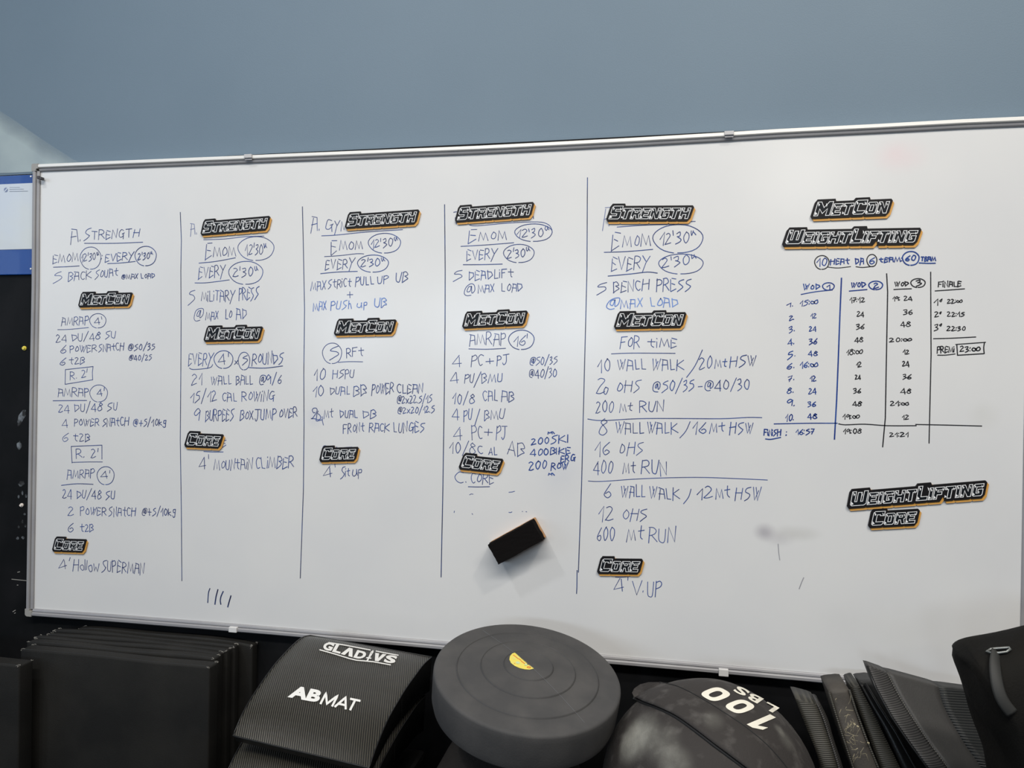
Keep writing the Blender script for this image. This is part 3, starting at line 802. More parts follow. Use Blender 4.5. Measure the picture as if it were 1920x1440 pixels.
# right-hand timetable
L('10 ringed in black', 'k', E(1541, 492, 13.5, 13), P((1551.5, 500.6), (1571, 502.4), (1595, 499.8)), P((1605, 500), (1618, 501.4), (1638.7, 499)), E(1634.8, 488.4, 9.4, 11.5), wd=.0019)['label'] = 'black pen rings and underlines around the team numbers'
L('10 HEAT DA 6 tEAM = 60 TEAM', 'd', T('10', 1532, 498, 1550, 497, 12), T('HEAt', 1556.7, 496, 1592.4, 494, 9), T('DA', 1603.6, 495.4, 1619, 495, 10), T('6', 1630, 494, 1639, 494, 10), T('tEAM:', 1648, 491.5, 1691, 490, 8), E(1707.8, 484.2, 15.6, 13), T('60', 1698, 489.4, 1717, 488, 9),
  T('TEAM', 1726.8, 489, 1754, 488.6, 7), P((1723.4, 492.8), (1740, 493.5), (1754, 493.3)), wd=.0022)
L('WOD 1', 'd', T('WOD', 1506, 543, 1537, 542, 9), E(1553.3, 537, 11, 7), T('1', 1550, 541, 1556, 541, 7), P((1502, 552), (1529, 547), (1560.6, 543.6)), wd=.0022)
L('WOD 2', 'd', T('WOD', 1596, 540, 1622.6, 538, 9), E(1642, 535, 13, 8), T('2', 1638, 540, 1647, 539, 8), P((1592.4, 545.7), (1607.5, 544.4), (1625.7, 542.8)), wd=.0024)
L('WOD 3', 'k', T('WOD', 1678, 537, 1703.3, 536, 8), E(1721.3, 530.6, 13.5, 8.3), T('3', 1718, 536, 1727, 535, 9), P((1676, 542.8), (1690, 542), (1709, 541.3)), wd=.0022)
L('FiNALE', 'k', T('FiNALE', 1759.3, 538, 1802, 537, 9), P((1753.3, 545.4), (1780, 543.6), (1808.5, 541.5)), wd=.0021)
L('*blue upright line of the timetable', 'd', Q((1577.8, 521.3), (1574.7, 594.5), (1571.2, 689), (1568.8, 748), (1564.6, 823.6)), name='table_line', wd=.0030)
L('*black upright line left of the third timetable column', 'k', Q((1662.4, 513), (1664.3, 547), (1661.7, 689), (1660, 783.5), (1655, 838)), name='table_line', wd=.0025)
L('*black upright line left of the word finale', 'k', Q((1745, 510), (1745.8, 665), (1742, 831)), name='table_line', wd=.0024)
L('*blue bottom line of the timetable', 'd', P((1451.4, 794.8), (1514.5, 793.6), (1570, 793.6)), name='table_line', wd=.0024)
L('*black bottom line of the timetable', 'k', P((1572.4, 794.6), (1585.4, 796.5), (1620.8, 795.3), (1663.6, 798.1), (1718, 798.1)), P((1716.8, 795.8), (1781.7, 797.2), (1840.8, 798.8)), name='table_line', wd=.0023)
rows = [("1.", 1475.5, 575, 1487.5, 574, 6), ("2.", 1480, 601.5, 1489, 599, 8), ("3.", 1479, 624, 1490, 620, 10), ("4.", 1477.4, 647.6, 1489, 645, 9), ("5.", 1476.7, 673, 1491, 668, 11), ("6.", 1476, 693, 1489, 690, 9),
        ("7.", 1478, 716, 1489, 712, 8), ("8.", 1476, 738.6, 1488, 736, 9), ("9.", 1476, 762, 1490, 761, 11), ("10.", 1472.4, 790, 1488, 788, 11)]
for r_ in rows:
    L('row number ' + r_[0], 'd', T(*r_, .05), wd=.0020)
for c_, lst in (('d', [("15:$", 1500, 573, 1534, 570, 10), ("12", 1520.4, 596.4, 1530.5, 596, 9), ("24", 1517.3, 621, 1530, 620, 9), ("36", 1517.3, 645, 1531.7, 645, 10), ("48", 1515, 667, 1532, 667, 9), ("16:$", 1500.3, 690, 1533.4, 689, 11),
                       ("12", 1518.7, 714, 1530, 714, 10), ("24", 1516.4, 738, 1530, 738, 10), ("36", 1514.5, 762, 1528.7, 762, 10), ("48", 1514, 785.6, 1531.5, 785, 10), ("16:57", 1492.8, 815, 1525.6, 813.6, 10)]),
                ('k', [("17:12", 1593.6, 566.6, 1621.3, 566, 9), ("24", 1607, 593.3, 1620, 593, 9), ("36", 1606, 617, 1620, 617, 9), ("48", 1602.4, 641.7, 1618, 641, 9), ("18:$", 1587, 665.4, 1617.3, 664, 10), ("12", 1606, 688, 1615, 687.8, 9),
                       ("24", 1603.8, 711.4, 1613.7, 711, 8), ("36", 1600.7, 737.4, 1613.7, 737, 9), ("48", 1598.4, 761, 1615, 761, 9), ("19:$", 1580.6, 786, 1611.4, 785, 9), ("19:08", 1581.4, 813, 1615, 812.6, 9)]),
                ('k', [("19: 24", 1673.8, 563.5, 1710.4, 563, 8), ("36", 1694, 589, 1710, 589, 9), ("48", 1688.4, 612, 1706.6, 612, 9), ("20:$", 1668, 641, 1709, 640, 7), ("12", 1693.6, 663.7, 1704.5, 663.5, 8), ("24", 1692.4, 686.6, 1704.5, 686.5, 9),
                       ("36", 1692.4, 710.7, 1707.8, 710.5, 9), ("48", 1689, 738, 1707.8, 737.5, 9), ("21:$", 1669.5, 760.6, 1703.8, 760, 8), ("12", 1691.5, 786.3, 1703.3, 786, 8), ("21:21", 1668, 819, 1702.6, 818.5, 8)]),
                ('k', [("1o", 1751.5, 573, 1766.4, 571, 11), ("22:$", 1776.3, 569, 1804, 568, 8), ("2o", 1753, 595, 1765, 594, 10), ("22:15", 1776, 593.3, 1808, 593, 8), ("3o", 1752, 619.3, 1765, 618, 11), ("22:30", 1775.4, 620, 1810, 619.5, 8)])):
    for t_ in lst:
        L(t_[0].replace('$', '00'), c_, T(*t_[:5], t_[5] * .88, .03), wd=.0020)
L('FiNiSH:', 'd', T('FiNiSH', 1432.3, 817, 1464, 816, 10), T(':', 1473, 817, 1475, 817, 9), P((1435.4, 823), (1446, 823.6), (1463.7, 820)), wd=.0023)
L('*black line under the final times', 'k', P((1750.3, 635), (1781.7, 634.2), (1829.7, 631.8)), name='table_line', wd=.0020)
L('PREMi 23:00', 'k', T('PREMi', 1757, 661, 1789.3, 660, 10), P((1758, 665.8), (1772.3, 665.8), (1791, 663.5)), Q((1792, 645.8), (1848, 641.7)), P((1846, 642), (1844.5, 652), (1845.5, 663)), Q((1845, 663), (1795.4, 666), (1794, 646)), T('23:$', 1799.5, 659.5, 1837, 658.5, 9), wd=.0021)

# ------------------------------------------------------------------ sign magnets
LT = {
 'S': (.8, [[(.1, 1), (.8, 1), (.8, .75), (.32, .75), (.32, .6), (.7, .6), (.8, .5), (.8, .1), (.7, 0), (0, 0), (0, .25), (.5, .25), (.5, .4), (.1, .4), (0, .5), (0, .9)]]),
 'T': (.8, [[(0, 1), (.8, 1), (.8, .75), (.54, .75), (.54, 0), (.26, 0), (.26, .75), (0, .75)]]),
 'R': (.8, [[(0, 0), (0, 1), (.7, 1), (.8, .9), (.8, .5), (.68, .42), (.82, 0), (.56, 0), (.42, .36), (.27, .36), (.27, 0)], [(.28, .77), (.54, .77), (.54, .6), (.28, .6)]]),
 'E': (.76, [[(0, 0), (0, 1), (.76, 1), (.76, .76), (.27, .76), (.27, .62), (.65, .62), (.65, .4), (.27, .4), (.27, .24), (.76, .24), (.76, 0)]]),
 'N': (.82, [[(0, 0), (0, 1), (.25, 1), (.56, .45), (.56, 1), (.82, 1), (.82, 0), (.56, 0), (.26, .55), (.26, 0)]]),
 'G': (.78, [[(.1, 0), (0, .1), (0, .9), (.1, 1), (.78, 1), (.78, .76), (.27, .76), (.27, .24), (.5, .24), (.5, .34), (.4, .34), (.4, .55), (.78, .55), (.78, .1), (.68, 0)]]),
 'H': (.82, [[(0, 0), (0, 1), (.26, 1), (.26, .62), (.56, .62), (.56, 1), (.82, 1), (.82, 0), (.56, 0), (.56, .38), (.26, .38), (.26, 0)]]),
 'M': (1.08, [[(0, 0), (0, 1), (.27, 1), (.54, .58), (.81, 1), (1.08, 1), (1.08, 0), (.81, 0), (.81, .5), (.54, .15), (.27, .5), (.27, 0)]]),
 'C': (.78, [[(.1, 0), (0, .1), (0, .9), (.1, 1), (.78, 1), (.78, .68), (.5, .68), (.5, .76), (.27, .76), (.27, .24), (.78, .24), (.78, .1), (.68, 0)]]),
 'O': (.8, [[(.1, 0), (0, .1), (0, .9), (.1, 1), (.7, 1), (.8, .9), (.8, .1), (.7, 0)], [(.28, .25), (.28, .76), (.53, .76), (.53, .25)]]),
 'W': (1.06, [[(0, 1), (.26, 1), (.26, .28), (.4, .28), (.4, .92), (.66, .92), (.66, .28), (.8, .28), (.8, 1), (1.06, 1), (1.06, .1), (.92, 0), (.1, 0), (0, .1)]]),
 'I': (.28, [[(0, 0), (0, 1), (.28, 1), (.28, 0)]]),
 'L': (.7, [[(0, 0), (0, 1), (.27, 1), (.27, .25), (.7, .25), (.7, 0)]]),
 'F': (.74, [[(0, 0), (0, 1), (.74, 1), (.74, .76), (.27, .76), (.27, .6), (.62, .6), (.62, .36), (.27, .36), (.27, 0)]]),
}
M_ORANGE = mat('orange_sign_plastic', (0.60, 0.30, 0.06), 0.5)
M_SIGNK = mat('black_sign_plastic', (0.006, 0.005, 0.006), 0.55, spec=0.25)
M_SIGNFILL = mat('letter_fill_dark', (0.004, 0.006, 0.009), 0.5, spec=0.25)
M_SIGNW = mat('white_sign_print', (0.82, 0.82, 0.82), 0.5)
SH = 0.3
def make_sign(word, target):
    """word: capitals stand tall, lower case stand small"""
    x = 0
    let = []
    for ch in word:
        big = ch.isupper()
        s = 1.0 if big else .82
        wdt, polys = LT[ch.upper()]
        let.append((x, x + wdt * s, s, polys, ch))
        x += wdt * s + .09
    xe = x - .09
    mg = .2
    tp = []
    for i, (a, b, s, p, ch) in enumerate(let):
        a2 = a - mg if i == 0 else a - .045
        b2 = b + mg if i == len(let) - 1 else b + .045
        if s > .9 and i > 0:
            a2 -= .1
        if s > .9 and i < len(let) - 1:
            b2 += .08
        tp.append([a2, b2, s + mg])
    for i in range(1, len(tp)):
        if tp[i][2] > tp[i - 1][2]:
            tp[i - 1][1] = tp[i][0]
        else:
            tp[i][0] = tp[i - 1][1]
    ol = [(tp[0][0], .0), (tp[0][0], tp[0][2] - .22), (tp[0][0] + .12, tp[0][2])]
    for i in range(len(tp)):
        if i:
            d = tp[i][2] - tp[i - 1][2]
            if abs(d) > .02:
                ol += [(tp[i][0] - .05, tp[i - 1][2]), (tp[i][0] + .05, tp[i][2])]
    ol += [(tp[-1][1] - .14, tp[-1][2]), (tp[-1][1], tp[-1][2] - .14), (tp[-1][1], .05), (tp[-1][1] - .16, -mg)]
    for i in range(len(let) - 1, 0, -1):
        g_ = let[i][0] - .045
        d = .34 if let[i - 1][4].upper() == 'F' else (.07 if i % 2 == 0 else .045)
        if i % 3 != 2 or d > .1:
            ww = .16 if d > .1 else .06
            ol += [(g_ + ww, -mg), (g_, -mg + d), (g_ - ww, -mg)]
    ol += [(tp[0][0] + .16, -mg)]
    shx = lambda p: (p[0] + SH * p[1], p[1])
    xs = [shx(p)[0] for p in ol]
    x0, x1 = min(xs), max(xs)
    k = target / (x1 - x0)
    cx, cy = (x0 + x1) / 2, .45
    put = lambda y: (lambda p: Vector(((shx(p)[0] - cx) * k, y, (p[1] - cy) * k)))
    ox, oz = .11, -.17
    bm = prism(bmesh.new(), [(p[0] + ox - SH * oz, p[1] + oz) for p in ol], put(-0.0028), put(0.0))
    orange = ('base_plate', bm, M_ORANGE)
    bm = prism(bmesh.new(), ol, put(-0.0045), put(-0.0004))
    black = ('face_plate', bm, M_SIGNK)
    bm = bmesh.new()
    bf = bmesh.new()
    for (a, b, s, polys, ch) in let:
        for pl_ in polys:
            pts = [(a + px * s, py * s) for px, py in pl_]
            sp = [shx(p) for p in pts]
            ribbon2(bm, sp, .040, lambda p: Vector(((p[0] - cx) * k, -0.0050, (p[1] - cy) * k)), closed=True)
        f_ = bf.faces.new([bf.verts.new(put(-0.0047)((a + px * s, py * s))) for px, py in polys[0]])
        # small splinter highlights at the top left and bottom of each letter
        for tri in (((.02, .98), (.2, .80), (.14, .68)), ((.04, .30), (.22, .12), (.05, .06)), ((.6, .9), (.72, .78), (.70, .62))):
            if ch.upper() == 'I' and tri[0][0] > .5:
                continue
            vs = [bm.verts.new(put(-0.0049)((a + px * s, py * s))) for px, py in tri]
            bm.faces.new(vs)
    for q in (bm, bf):
        q.normal_update()
        for f_ in q.faces:
            if f_.normal.y > 0:
                f_.normal_flip()
    return [orange, black, ('letter_fill', bf, M_SIGNFILL), ('lettering', bm, M_SIGNW)]

def place_signs(name, word, target, spots, labels, group):
    first = None
    for (l, r), lab in zip(spots, labels):
        a, b = at(l[0], l[1], YB - .004), at(r[0], r[1], YB - .004)
        c = (a + b) / 2
        ang = math.atan2(b.z - a.z, b.x - a.x)
        loc = (c.x, YB - 0.0003, c.z)
        sc = (b - a).length / target
        if first is None:
            first = thing(name, loc, lab, 'magnet', group, (0, -ang, 0))
            for nm, bm, mt in make_sign(word, target):
                obj(nm, bm, mt, first)
            first.scale = (sc, 1, sc)
        else:
            dup(first, loc, (0, -ang, 0), (sc, 1, sc), lab)

MCn = 'black and orange MetCon lettering magnet '
place_signs('metcon_magnet', 'MetCon', .1607, [((147, 563), (248, 560)), ((382, 627), (492.5, 624.5)), ((626.2, 614.7), (743.2, 611.6)), ((866.3, 601.5), (989.7, 595)), ((1151, 601.6), (1287, 598.8)), ((1520, 393.9), (1674, 387.3))],
            [MCn + 'above the topmost AMRAP in the first column', MCn + 'in the second column above the 5 ROUNDS line', MCn + 'in the third column above the ringed 5', MCn + 'in the fourth column above AMRAP 16', MCn + 'in the fifth column above FOR TIME', MCn + 'above the WeightLifting magnet, at the top right'], 'sign magnets on the whiteboard')
STn = 'black and orange Strength lettering magnet '
place_signs('strength_magnet', 'Strength', .1914, [((376, 428), (506.7, 417)), ((646.6, 415), (786.5, 405.3)), ((852.8, 402.8), (1001.9, 391.6)), ((1137, 400), (1301, 399))],
            [STn + 'at the top of the second column', STn + 'in the third column, covering the end of GYM', STn + 'at the top of the fourth column', STn + 'at the top of the fifth column'], 'sign magnets on the whiteboard')
COn = 'black and orange Core lettering magnet '
place_signs('core_magnet', 'Core', .1046, [((98, 1021), (162, 1023)), ((346, 824), (418.5, 827)), ((598.5, 852.3), (672.5, 850.2)), ((861, 865), (942.7, 873.7)), ((1119, 1060.6), (1206, 1061.6)), ((1626.7, 974), (1725.8, 968.3))],
            [COn + 'low in the first column above SUPERMAN', COn + 'in the second column above MOUNTAIN CLIMBER', COn + 'in the third column above Sit up', COn + 'tilted, in the fourth column above the words C. CORE', COn + 'low in the fifth column above V.UP', COn + 'under the tilted WeightLifting magnet at the right'], 'sign magnets on the whiteboard')
WLn = 'black and orange WeightLifting lettering magnet '
place_signs('weightlifting_magnet', 'WeightLifting', .2776, [((1466.9, 446), (1727.3, 442)), ((1586.7, 937.5), (1852.5, 915.8))],
            [WLn + 'at the top right under the MetCon magnet', WLn + 'tilted, at the lower right above a Core magnet'], 'sign magnets on the whiteboard')

# ------------------------------------------------------------------ eraser
def hexa(q0, q1, cuts=0):
    bm = bmesh.new()
    n = 10
    # subdivided block between two quads
    def P3(u, v, t):
        a = q0[0].lerp(q0[1], u).lerp(q0[3].lerp(q0[2], u), v)
        b = q1[0].lerp(q1[1], u).lerp(q1[3].lerp(q1[2], u), v)
        return a.lerp(b, t)
    return bm, P3
c0 = [at(*p, YB - .045) for p in ((912, 1022), (1000, 975), (1017, 1014), (935, 1060))]
# straighten to a true block
cen = sum(c0, Vector()) / 4
ux = ((c0[1] - c0[0]) + (c0[2] - c0[3])).normalized()
uz = Vector((-ux.z, 0, ux.x))
hl, hh = ((c0[1] - c0[0]).length + (c0[2] - c0[3]).length) / 4, ((c0[0] - c0[3]).length + (c0[1] - c0[2]).length) / 4
er = thing('board_eraser', (cen.x, YB, cen.z), 'black felt whiteboard eraser with a wooden back, stuck tilted on the board', 'eraser', None, (0, -math.atan2(ux.z, ux.x), 0))
obj('wooden_back', BX(-hl * 1.0, hl * 1.0, -0.0165, -0.0005, -hh * 1.0, hh * 1.0, .0015), mat('orange_wood', (.42, .20, .07), .5, col2=(.52, .29, .12), scale=30), er)
bm = BX(-hl * .985, hl * .985, -0.045, -0.0165, -hh * .985, hh * .985)
bmesh.ops.subdivide_edges(bm, edges=bm.edges, cuts=9, use_grid_fill=True)
rr = random.Random(3)
for v in bm.verts:
    v.co += Vector((rr.uniform(-1, 1), rr.uniform(-.4, .4), rr.uniform(-1, 1))) * .0006
    if v.co.y < -0.03:
        v.co.x *= 0.99; v.co.z *= .975
obj('felt_pad', bm, mat('black_felt', (0.006, 0.005, 0.005), 1.0, bump=.5, bscale=700, spec=0.1), er)

# ------------------------------------------------------------------ storage rack that carries everything below the board
rk = thing('storage_rack', (0, -0.4, 0), 'black steel storage rack standing under the whiteboard', 'rack')
SX0, SX1, SY0, SY1, SZ = -1.9, 1.75, -0.72, -0.02, 0.50
obj('shelf', BX(SX0, SX1, SY0 + .4, SY1 + .4, SZ - .03, SZ, .002), M_STEEL, rk)
obj('shelf', BX(SX0, SX1, SY0 + .4, SY1 + .4, .22, .25, .002), M_STEEL, rk)
for x in (SX0, -0.08, SX1 - .05):
    for y in (SY0 + .4, SY1 + .35):
        obj('leg', BX(x, x + .05, y, y + .05, 0, SZ - .03), M_STEEL, rk)

# ------------------------------------------------------------------ black folded mats at the left
M_MAT = mat('black_vinyl_mat', (0.010, 0.0098, 0.0092), 0.65, col2=(0.019, 0.018, 0.016), scale=5, bump=.25, bscale=500, spec=.16)
M_FRAY = mat('pale_frayed_edge', (0.20, 0.19, 0.17), 0.8)
M_SEAM = mat('black_seam', (0.004, 0.004, 0.004), 0.7)
def gym_mat(x0, x1, yf, yb, zt, sag, label, group='black folded mats standing on edge', seed=0, tilt=0.0):
    rr = random.Random(seed)
    t = thing('exercise_mat', ((x0 + x1) / 2, (yf + yb) / 2, SZ), label, 'mat', group)
    hx, hy, H = (x1 - x0) / 2, (yb - yf) / 2, zt - SZ
    bm = BX(-hx, hx, -hy, hy, 0, H, .0045, 3)
    # cut lengthwise so the top edge can sag and wave
    for k in range(1, 16):
        xx = -hx + 2 * hx * k / 16
        bmesh.ops.bisect_plane(bm, geom=bm.verts[:] + bm.edges[:] + bm.faces[:], plane_co=(xx, 0, 0), plane_no=(1, 0, 0))
    def bend(co):
        u = (co.x + hx) / (2 * hx)
        e = (2 * u - 1) ** 2
        return Vector((co.x, co.y + tilt * (co.z / H) + .003 * math.sin(u * 5 + seed) * (co.z / H), co.z - sag * (e ** 3) * (co.z / H) + .0012 * math.sin(u * 9 + seed * 2) * (co.z / H)))
    for v in bm.verts:
        v.co = bend(v.co)
    obj('cover', bm, M_MAT, t, True)
    # piped seams along the front and rear top edge
    bm = bmesh.new()
    for yy in (-hy + .0038,):
        tube(bm, [bend(Vector((-hx + .006 + (2 * hx - .012) * k / 16, yy, H - .0004))) for k in range(17)], .0011, 6)
    obj('seam', bm, M_SEAM, t)
    # pale frayed corners
    bm = bmesh.new()
    for sx in (-1, 1):
        for yy in (-hy, hy):
            p = bend(Vector((sx * (hx - .001), yy * .9, H - .001)))
            for k in range(7):
                d = Vector((-sx * rr.uniform(.001, .010), -math.copysign(rr.uniform(.0, .004), yy), rr.uniform(-.006, .0018)))
                q = p + Vector((rr.uniform(-.003, .001) * sx, rr.uniform(-.003, .003), rr.uniform(-.002, .0015)))
                tube(bm, [q, q + d * .5 + Vector((0, 0, .0012)), q + d], .00055, 4)
    obj('frayed_edge', bm, M_FRAY, t)['kind'] = 'stuff'
    return t
gym_mat(-1.50, -0.986, -0.262, -0.222, 0.935, .0, 'black vinyl mat nearest the camera, cut off by the left edge', seed=1)
ML = ['black vinyl mat with a worn front face, frontmost of the stack', 'black vinyl mat second from the front of the stack', 'black vinyl mat third from the front of the stack', 'black vinyl mat fourth from the front of the stack',
      'black vinyl mat fifth from the front, next to last of the stack', 'black vinyl mat at the very back of the stack under the whiteboard']
spec = [(34, 391, 1216, 1246, -.205, -.166, .9475), (47, 399, 1199, 1230, -.159, -.128, .9475), (62, 408, 1192, 1221, -.123, -.099, .946), (86, 425, 1187, 1213, -.095, -.071, .946), (97, 440, 1177, 1204, -.067, -.043, .946), (141, 481, 1163, 1199, -.039, -.009, .946)]
for i, (pxl, pxr, pyl, pyr, yf, yb, zt) in enumerate(spec):
    a, b = at(pxl, pyl, yf), at(pxr, pyr, yf)
    gym_mat(a.x, b.x - (.012 if i == 5 else 0), yf + .003, yb - .001, zt, .006 if i == 5 else .002, ML[i], seed=i + 2)

# pale plastic corner at the bottom left
p = at(206, 1463, -0.50)
bm = BX(-.036, .036, -.025, .025, -.16, 0.005, .012, 4)
t = obj('plastic_box', bm, mat('pale_grey_plastic', (.42, .47, .48), .4), loc=(p.x + .002, -0.50, p.z + .0))
t.rotation_euler = (0, math.radians(4), 0)
for v in t.data.vertices:
    if v.co.z < -.1:
        v.co.z = SZ - t.location.z + .006
tag(t, 'pale grey plastic box just peeping in at the bottom left edge', 'box')

# ------------------------------------------------------------------ ab mats
M_RIB = ribbed('carbon_ribbed_vinyl', (0.010, 0.0095, 0.008), (0.062, 0.056, 0.043), (0, 0, math.radians(-17)), 74, 0.36, .8)
M_BLKV = mat('smooth_black_vinyl', (0.005, 0.005, 0.005), 0.4, bump=.15, bscale=300, spec=.35)
M_WPRINT = mat('white_vinyl_print', (0.72, 0.71, 0.68), 0.5)
RP = [(-.080, .966), (-.140, .972), (-.201, .970), (-.260, .966), (-.301, .960), (-.364, .948), (-.421, .924), (-.457, .902)]
LP = [(-.112, 1.004), (-.150, 1.012), (-.195, 1.010), (-.240, 1.003), (-.282, .994), (-.345, .972), (-.394, .949), (-.431, .918)]
XR_, XL_ = -.06, -.345
def ab_surface(nu=24, nv=28):
    RS, LS = smooth_pts(RP, 6), smooth_pts(LP, 6)
    def smp(A, t):
        f_ = t * (len(A) - 1)
        i = min(int(f_), len(A) - 2)
        return A[i][0] + (A[i + 1][0] - A[i][0]) * (f_ - i), A[i][1] + (A[i + 1][1] - A[i][1]) * (f_ - i)
    def S3(u, v):
        l, r = smp(LS, v), smp(RS, v)
        crown = .012 * (1 - (2 * u - 1) ** 4) * (1 - abs(2 * v - 1) ** 3) - .004 * math.exp(-((u - .4) ** 2 / .02 + (v - .35) ** 2 / .03)) * 1.5
        x = XL_ + (XR_ - XL_) * u
        return Vector((x, l[0] + (r[0] - l[0]) * u, l[1] + (r[1] - l[1]) * u + crown))
    return S3
def ab_mat(label, off, printed, ns):
    S3 = ab_surface()
    org = Vector((-.2, -.27, .85)) + off
    t = thing('ab_mat', org, label, 'mat', 'ribbed sit-up mats')
    NU, NV = 26, 30
    bm = bmesh.new()
    base = Vector((-.2, -.27, .85))
    G = [[bm.verts.new(S3(i / NU, j / NV) - base) for i in range(NU + 1)] for j in range(NV + 1)]
    for j in range(NV):
        for i in range(NU):
            bm.faces.new((G[j][i], G[j + 1][i], G[j + 1][i + 1], G[j][i + 1]))
    bm.normal_update()
    bmesh.ops.recalc_face_normals(bm, faces=bm.faces)
    if sum(f_.normal.z for f_ in bm.faces) < 0:
        for f_ in bm.faces: f_.normal_flip()
    top_bm = bm.copy()
    top_ = obj('ribbed_cover', bm, M_RIB, t, True)
    # side walls and base: flat underside from the thin front edge to the deep back
    bm = bmesh.new()
    def low(p, v):
        d = .014 + .062 * (1 - v) ** .7
        return Vector((p.x * .985, p.y + (.010 if v > .5 else -.004), p.z - d))
    rim = [(i / NU, 0) for i in range(NU + 1)] + [(1, j / NV) for j in range(1, NV + 1)] + [(i / NU, 1) for i in range(NU - 1, -1, -1)] + [(0, j / NV) for j in range(NV - 1, 0, -1)]
    A = [bm.verts.new(S3(u, v) - base) for u, v in rim]
    B = [bm.verts.new(low(S3(u, v) - base, v)) for u, v in rim]
    for i in range(len(rim)):
        k = (i + 1) % len(rim)
        bm.faces.new((A[i], A[k], B[k], B[i]))
    cb = bm.verts.new(sum((b.co for b in B), Vector()) / len(B))
    for i in range(len(rim)):
        k = (i + 1) % len(rim)
        bm.faces.new((B[i], B[k], cb))
    bmesh.ops.recalc_face_normals(bm, faces=bm.faces)
    obj('side_panel', bm, M_BLKV, t, True)
    bm = bmesh.new()
    tube(bm, [S3(u, v) - base + Vector((0, 0, .0005)) for u, v in rim], .0016, 6, closed=True)
    obj('piping', bm, M_BLKV, t, True)
    bv = BVHTree.FromBMesh(top_bm)
    top_bm.free()
    return t, bv, org
am, bv, org = ab_mat('ribbed black sit-up mat with white lettering, on top of another one', Vector((0, 0, 0)), True, 0)
am2, _, _ = ab_mat('plain ribbed black sit-up mat underneath the lettered one', Vector((-.006, -.024, -.080)), False, 1)

def hit(bvh, org, px, py, lift):
    r = ray(px, py).normalized()
    h, n, i, d = bvh.ray_cast(CAM - org, r)
    if h is None:
        return None
    if n.dot(r) > 0: n = -n
    return h + n * lift

def text_mesh(txt, bold=0.0, cuts=0.25):
    cu = bpy.data.curves.new('txt', 'FONT')
    cu.body = txt
    cu.offset = bold
    cu.resolution_u = 4
    ob = bpy.data.objects.new('txt', cu)
    COL.objects.link(ob)
    dg = bpy.context.evaluated_depsgraph_get()
    me = bpy.data.meshes.new_from_object(ob.evaluated_get(dg))
    bpy.data.objects.remove(ob)
    bpy.data.curves.remove(cu)
    bm = bmesh.new()
    bm.from_mesh(me)
    bpy.data.meshes.remove(me)
    xs = [v.co.x for v in bm.verts]; ys = [v.co.y for v in bm.verts]
    x0, x1, y0, y1 = min(xs), max(xs), min(ys), max(ys)
    for v in bm.verts:
        v.co.x = (v.co.x - x0) / (x1 - x0); v.co.y = (v.co.y - y0) / (y1 - y0); v.co.z = 0
    n = max(4, int(len(txt) * 4))
    for k in range(1, n):
        bmesh.ops.bisect_plane(bm, geom=bm.verts[:] + bm.edges[:] + bm.faces[:], plane_co=(k / n, 0, 0), plane_no=(1, 0, 0))
    for k in range(1, 4):
        bmesh.ops.bisect_plane(bm, geom=bm.verts[:] + bm.edges[:] + bm.faces[:], plane_co=(0, k / 4, 0), plane_no=(0, 1, 0))
    return bm

def decal(bm, f2px, bvh, org, lift, name, material, parent):
    """lay flat print (u, v) onto a surface"""
    bad = []
    for v in bm.verts:
        px, py = f2px(v.co.x, v.co.y)
        h = hit(bvh, org, px, py, lift)
        if h is None:
            bad.append(v)
        else:
            v.co = h
    if bad:
        bmesh.ops.delete(bm, geom=bad, context='VERTS')
    return obj(name, bm, material, parent)

def aff(o, u, v):
    return lambda a, b: (o[0] + u[0] * a + v[0] * b, o[1] + u[1] * a + v[1] * b)
# ABMAT lettering
decal(text_mesh('AB', .05), aff((539, 1307.5), (57, 10.5), (11, -22)), bv, org, .0009, 'lettering', M_WPRINT, am)
def stroke_print(chars, f2px, wpx, name, par, bvh, org, material):
    """letters drawn with even strokes; chars = list of (u0, u1, strokes)"""
    bm = bmesh.new()
    for u0, u1, strokes in chars:
        for st in strokes:
            pts = [f2px(u0 + (u1 - u0) * a, b) for a, b in st]
            fine = []
            for p, q in zip(pts, pts[1:]):
                fine += [(p[0] + (q[0] - p[0]) * k / 5, p[1] + (q[1] - p[1]) * k / 5) for k in range(5)]
            fine.append(pts[-1])
            ribbon2(bm, fine, wpx, lambda p: Vector((p[0], p[1], 0)))
    return decal(bm, lambda a, b: (a, b), bvh, org, .0010, name, material, par)
stroke_print([(0.03, .36, [[(0, .03), (0, .97), (.5, .12), (1, .97), (1, .03)]]), (.44, .74, [[(0, .03), (.5, .96), (1, .03)], [(.22, .32), (.78, .32)]]), (.74, 1.0, [[(0, .93), (1, .93)], [(.5, .9), (.5, .03)]])],
             aff((599, 1320), (66, 13.8), (10.5, -20.5)), 4.0, 'lettering', am, bv, org, M_WPRINT)
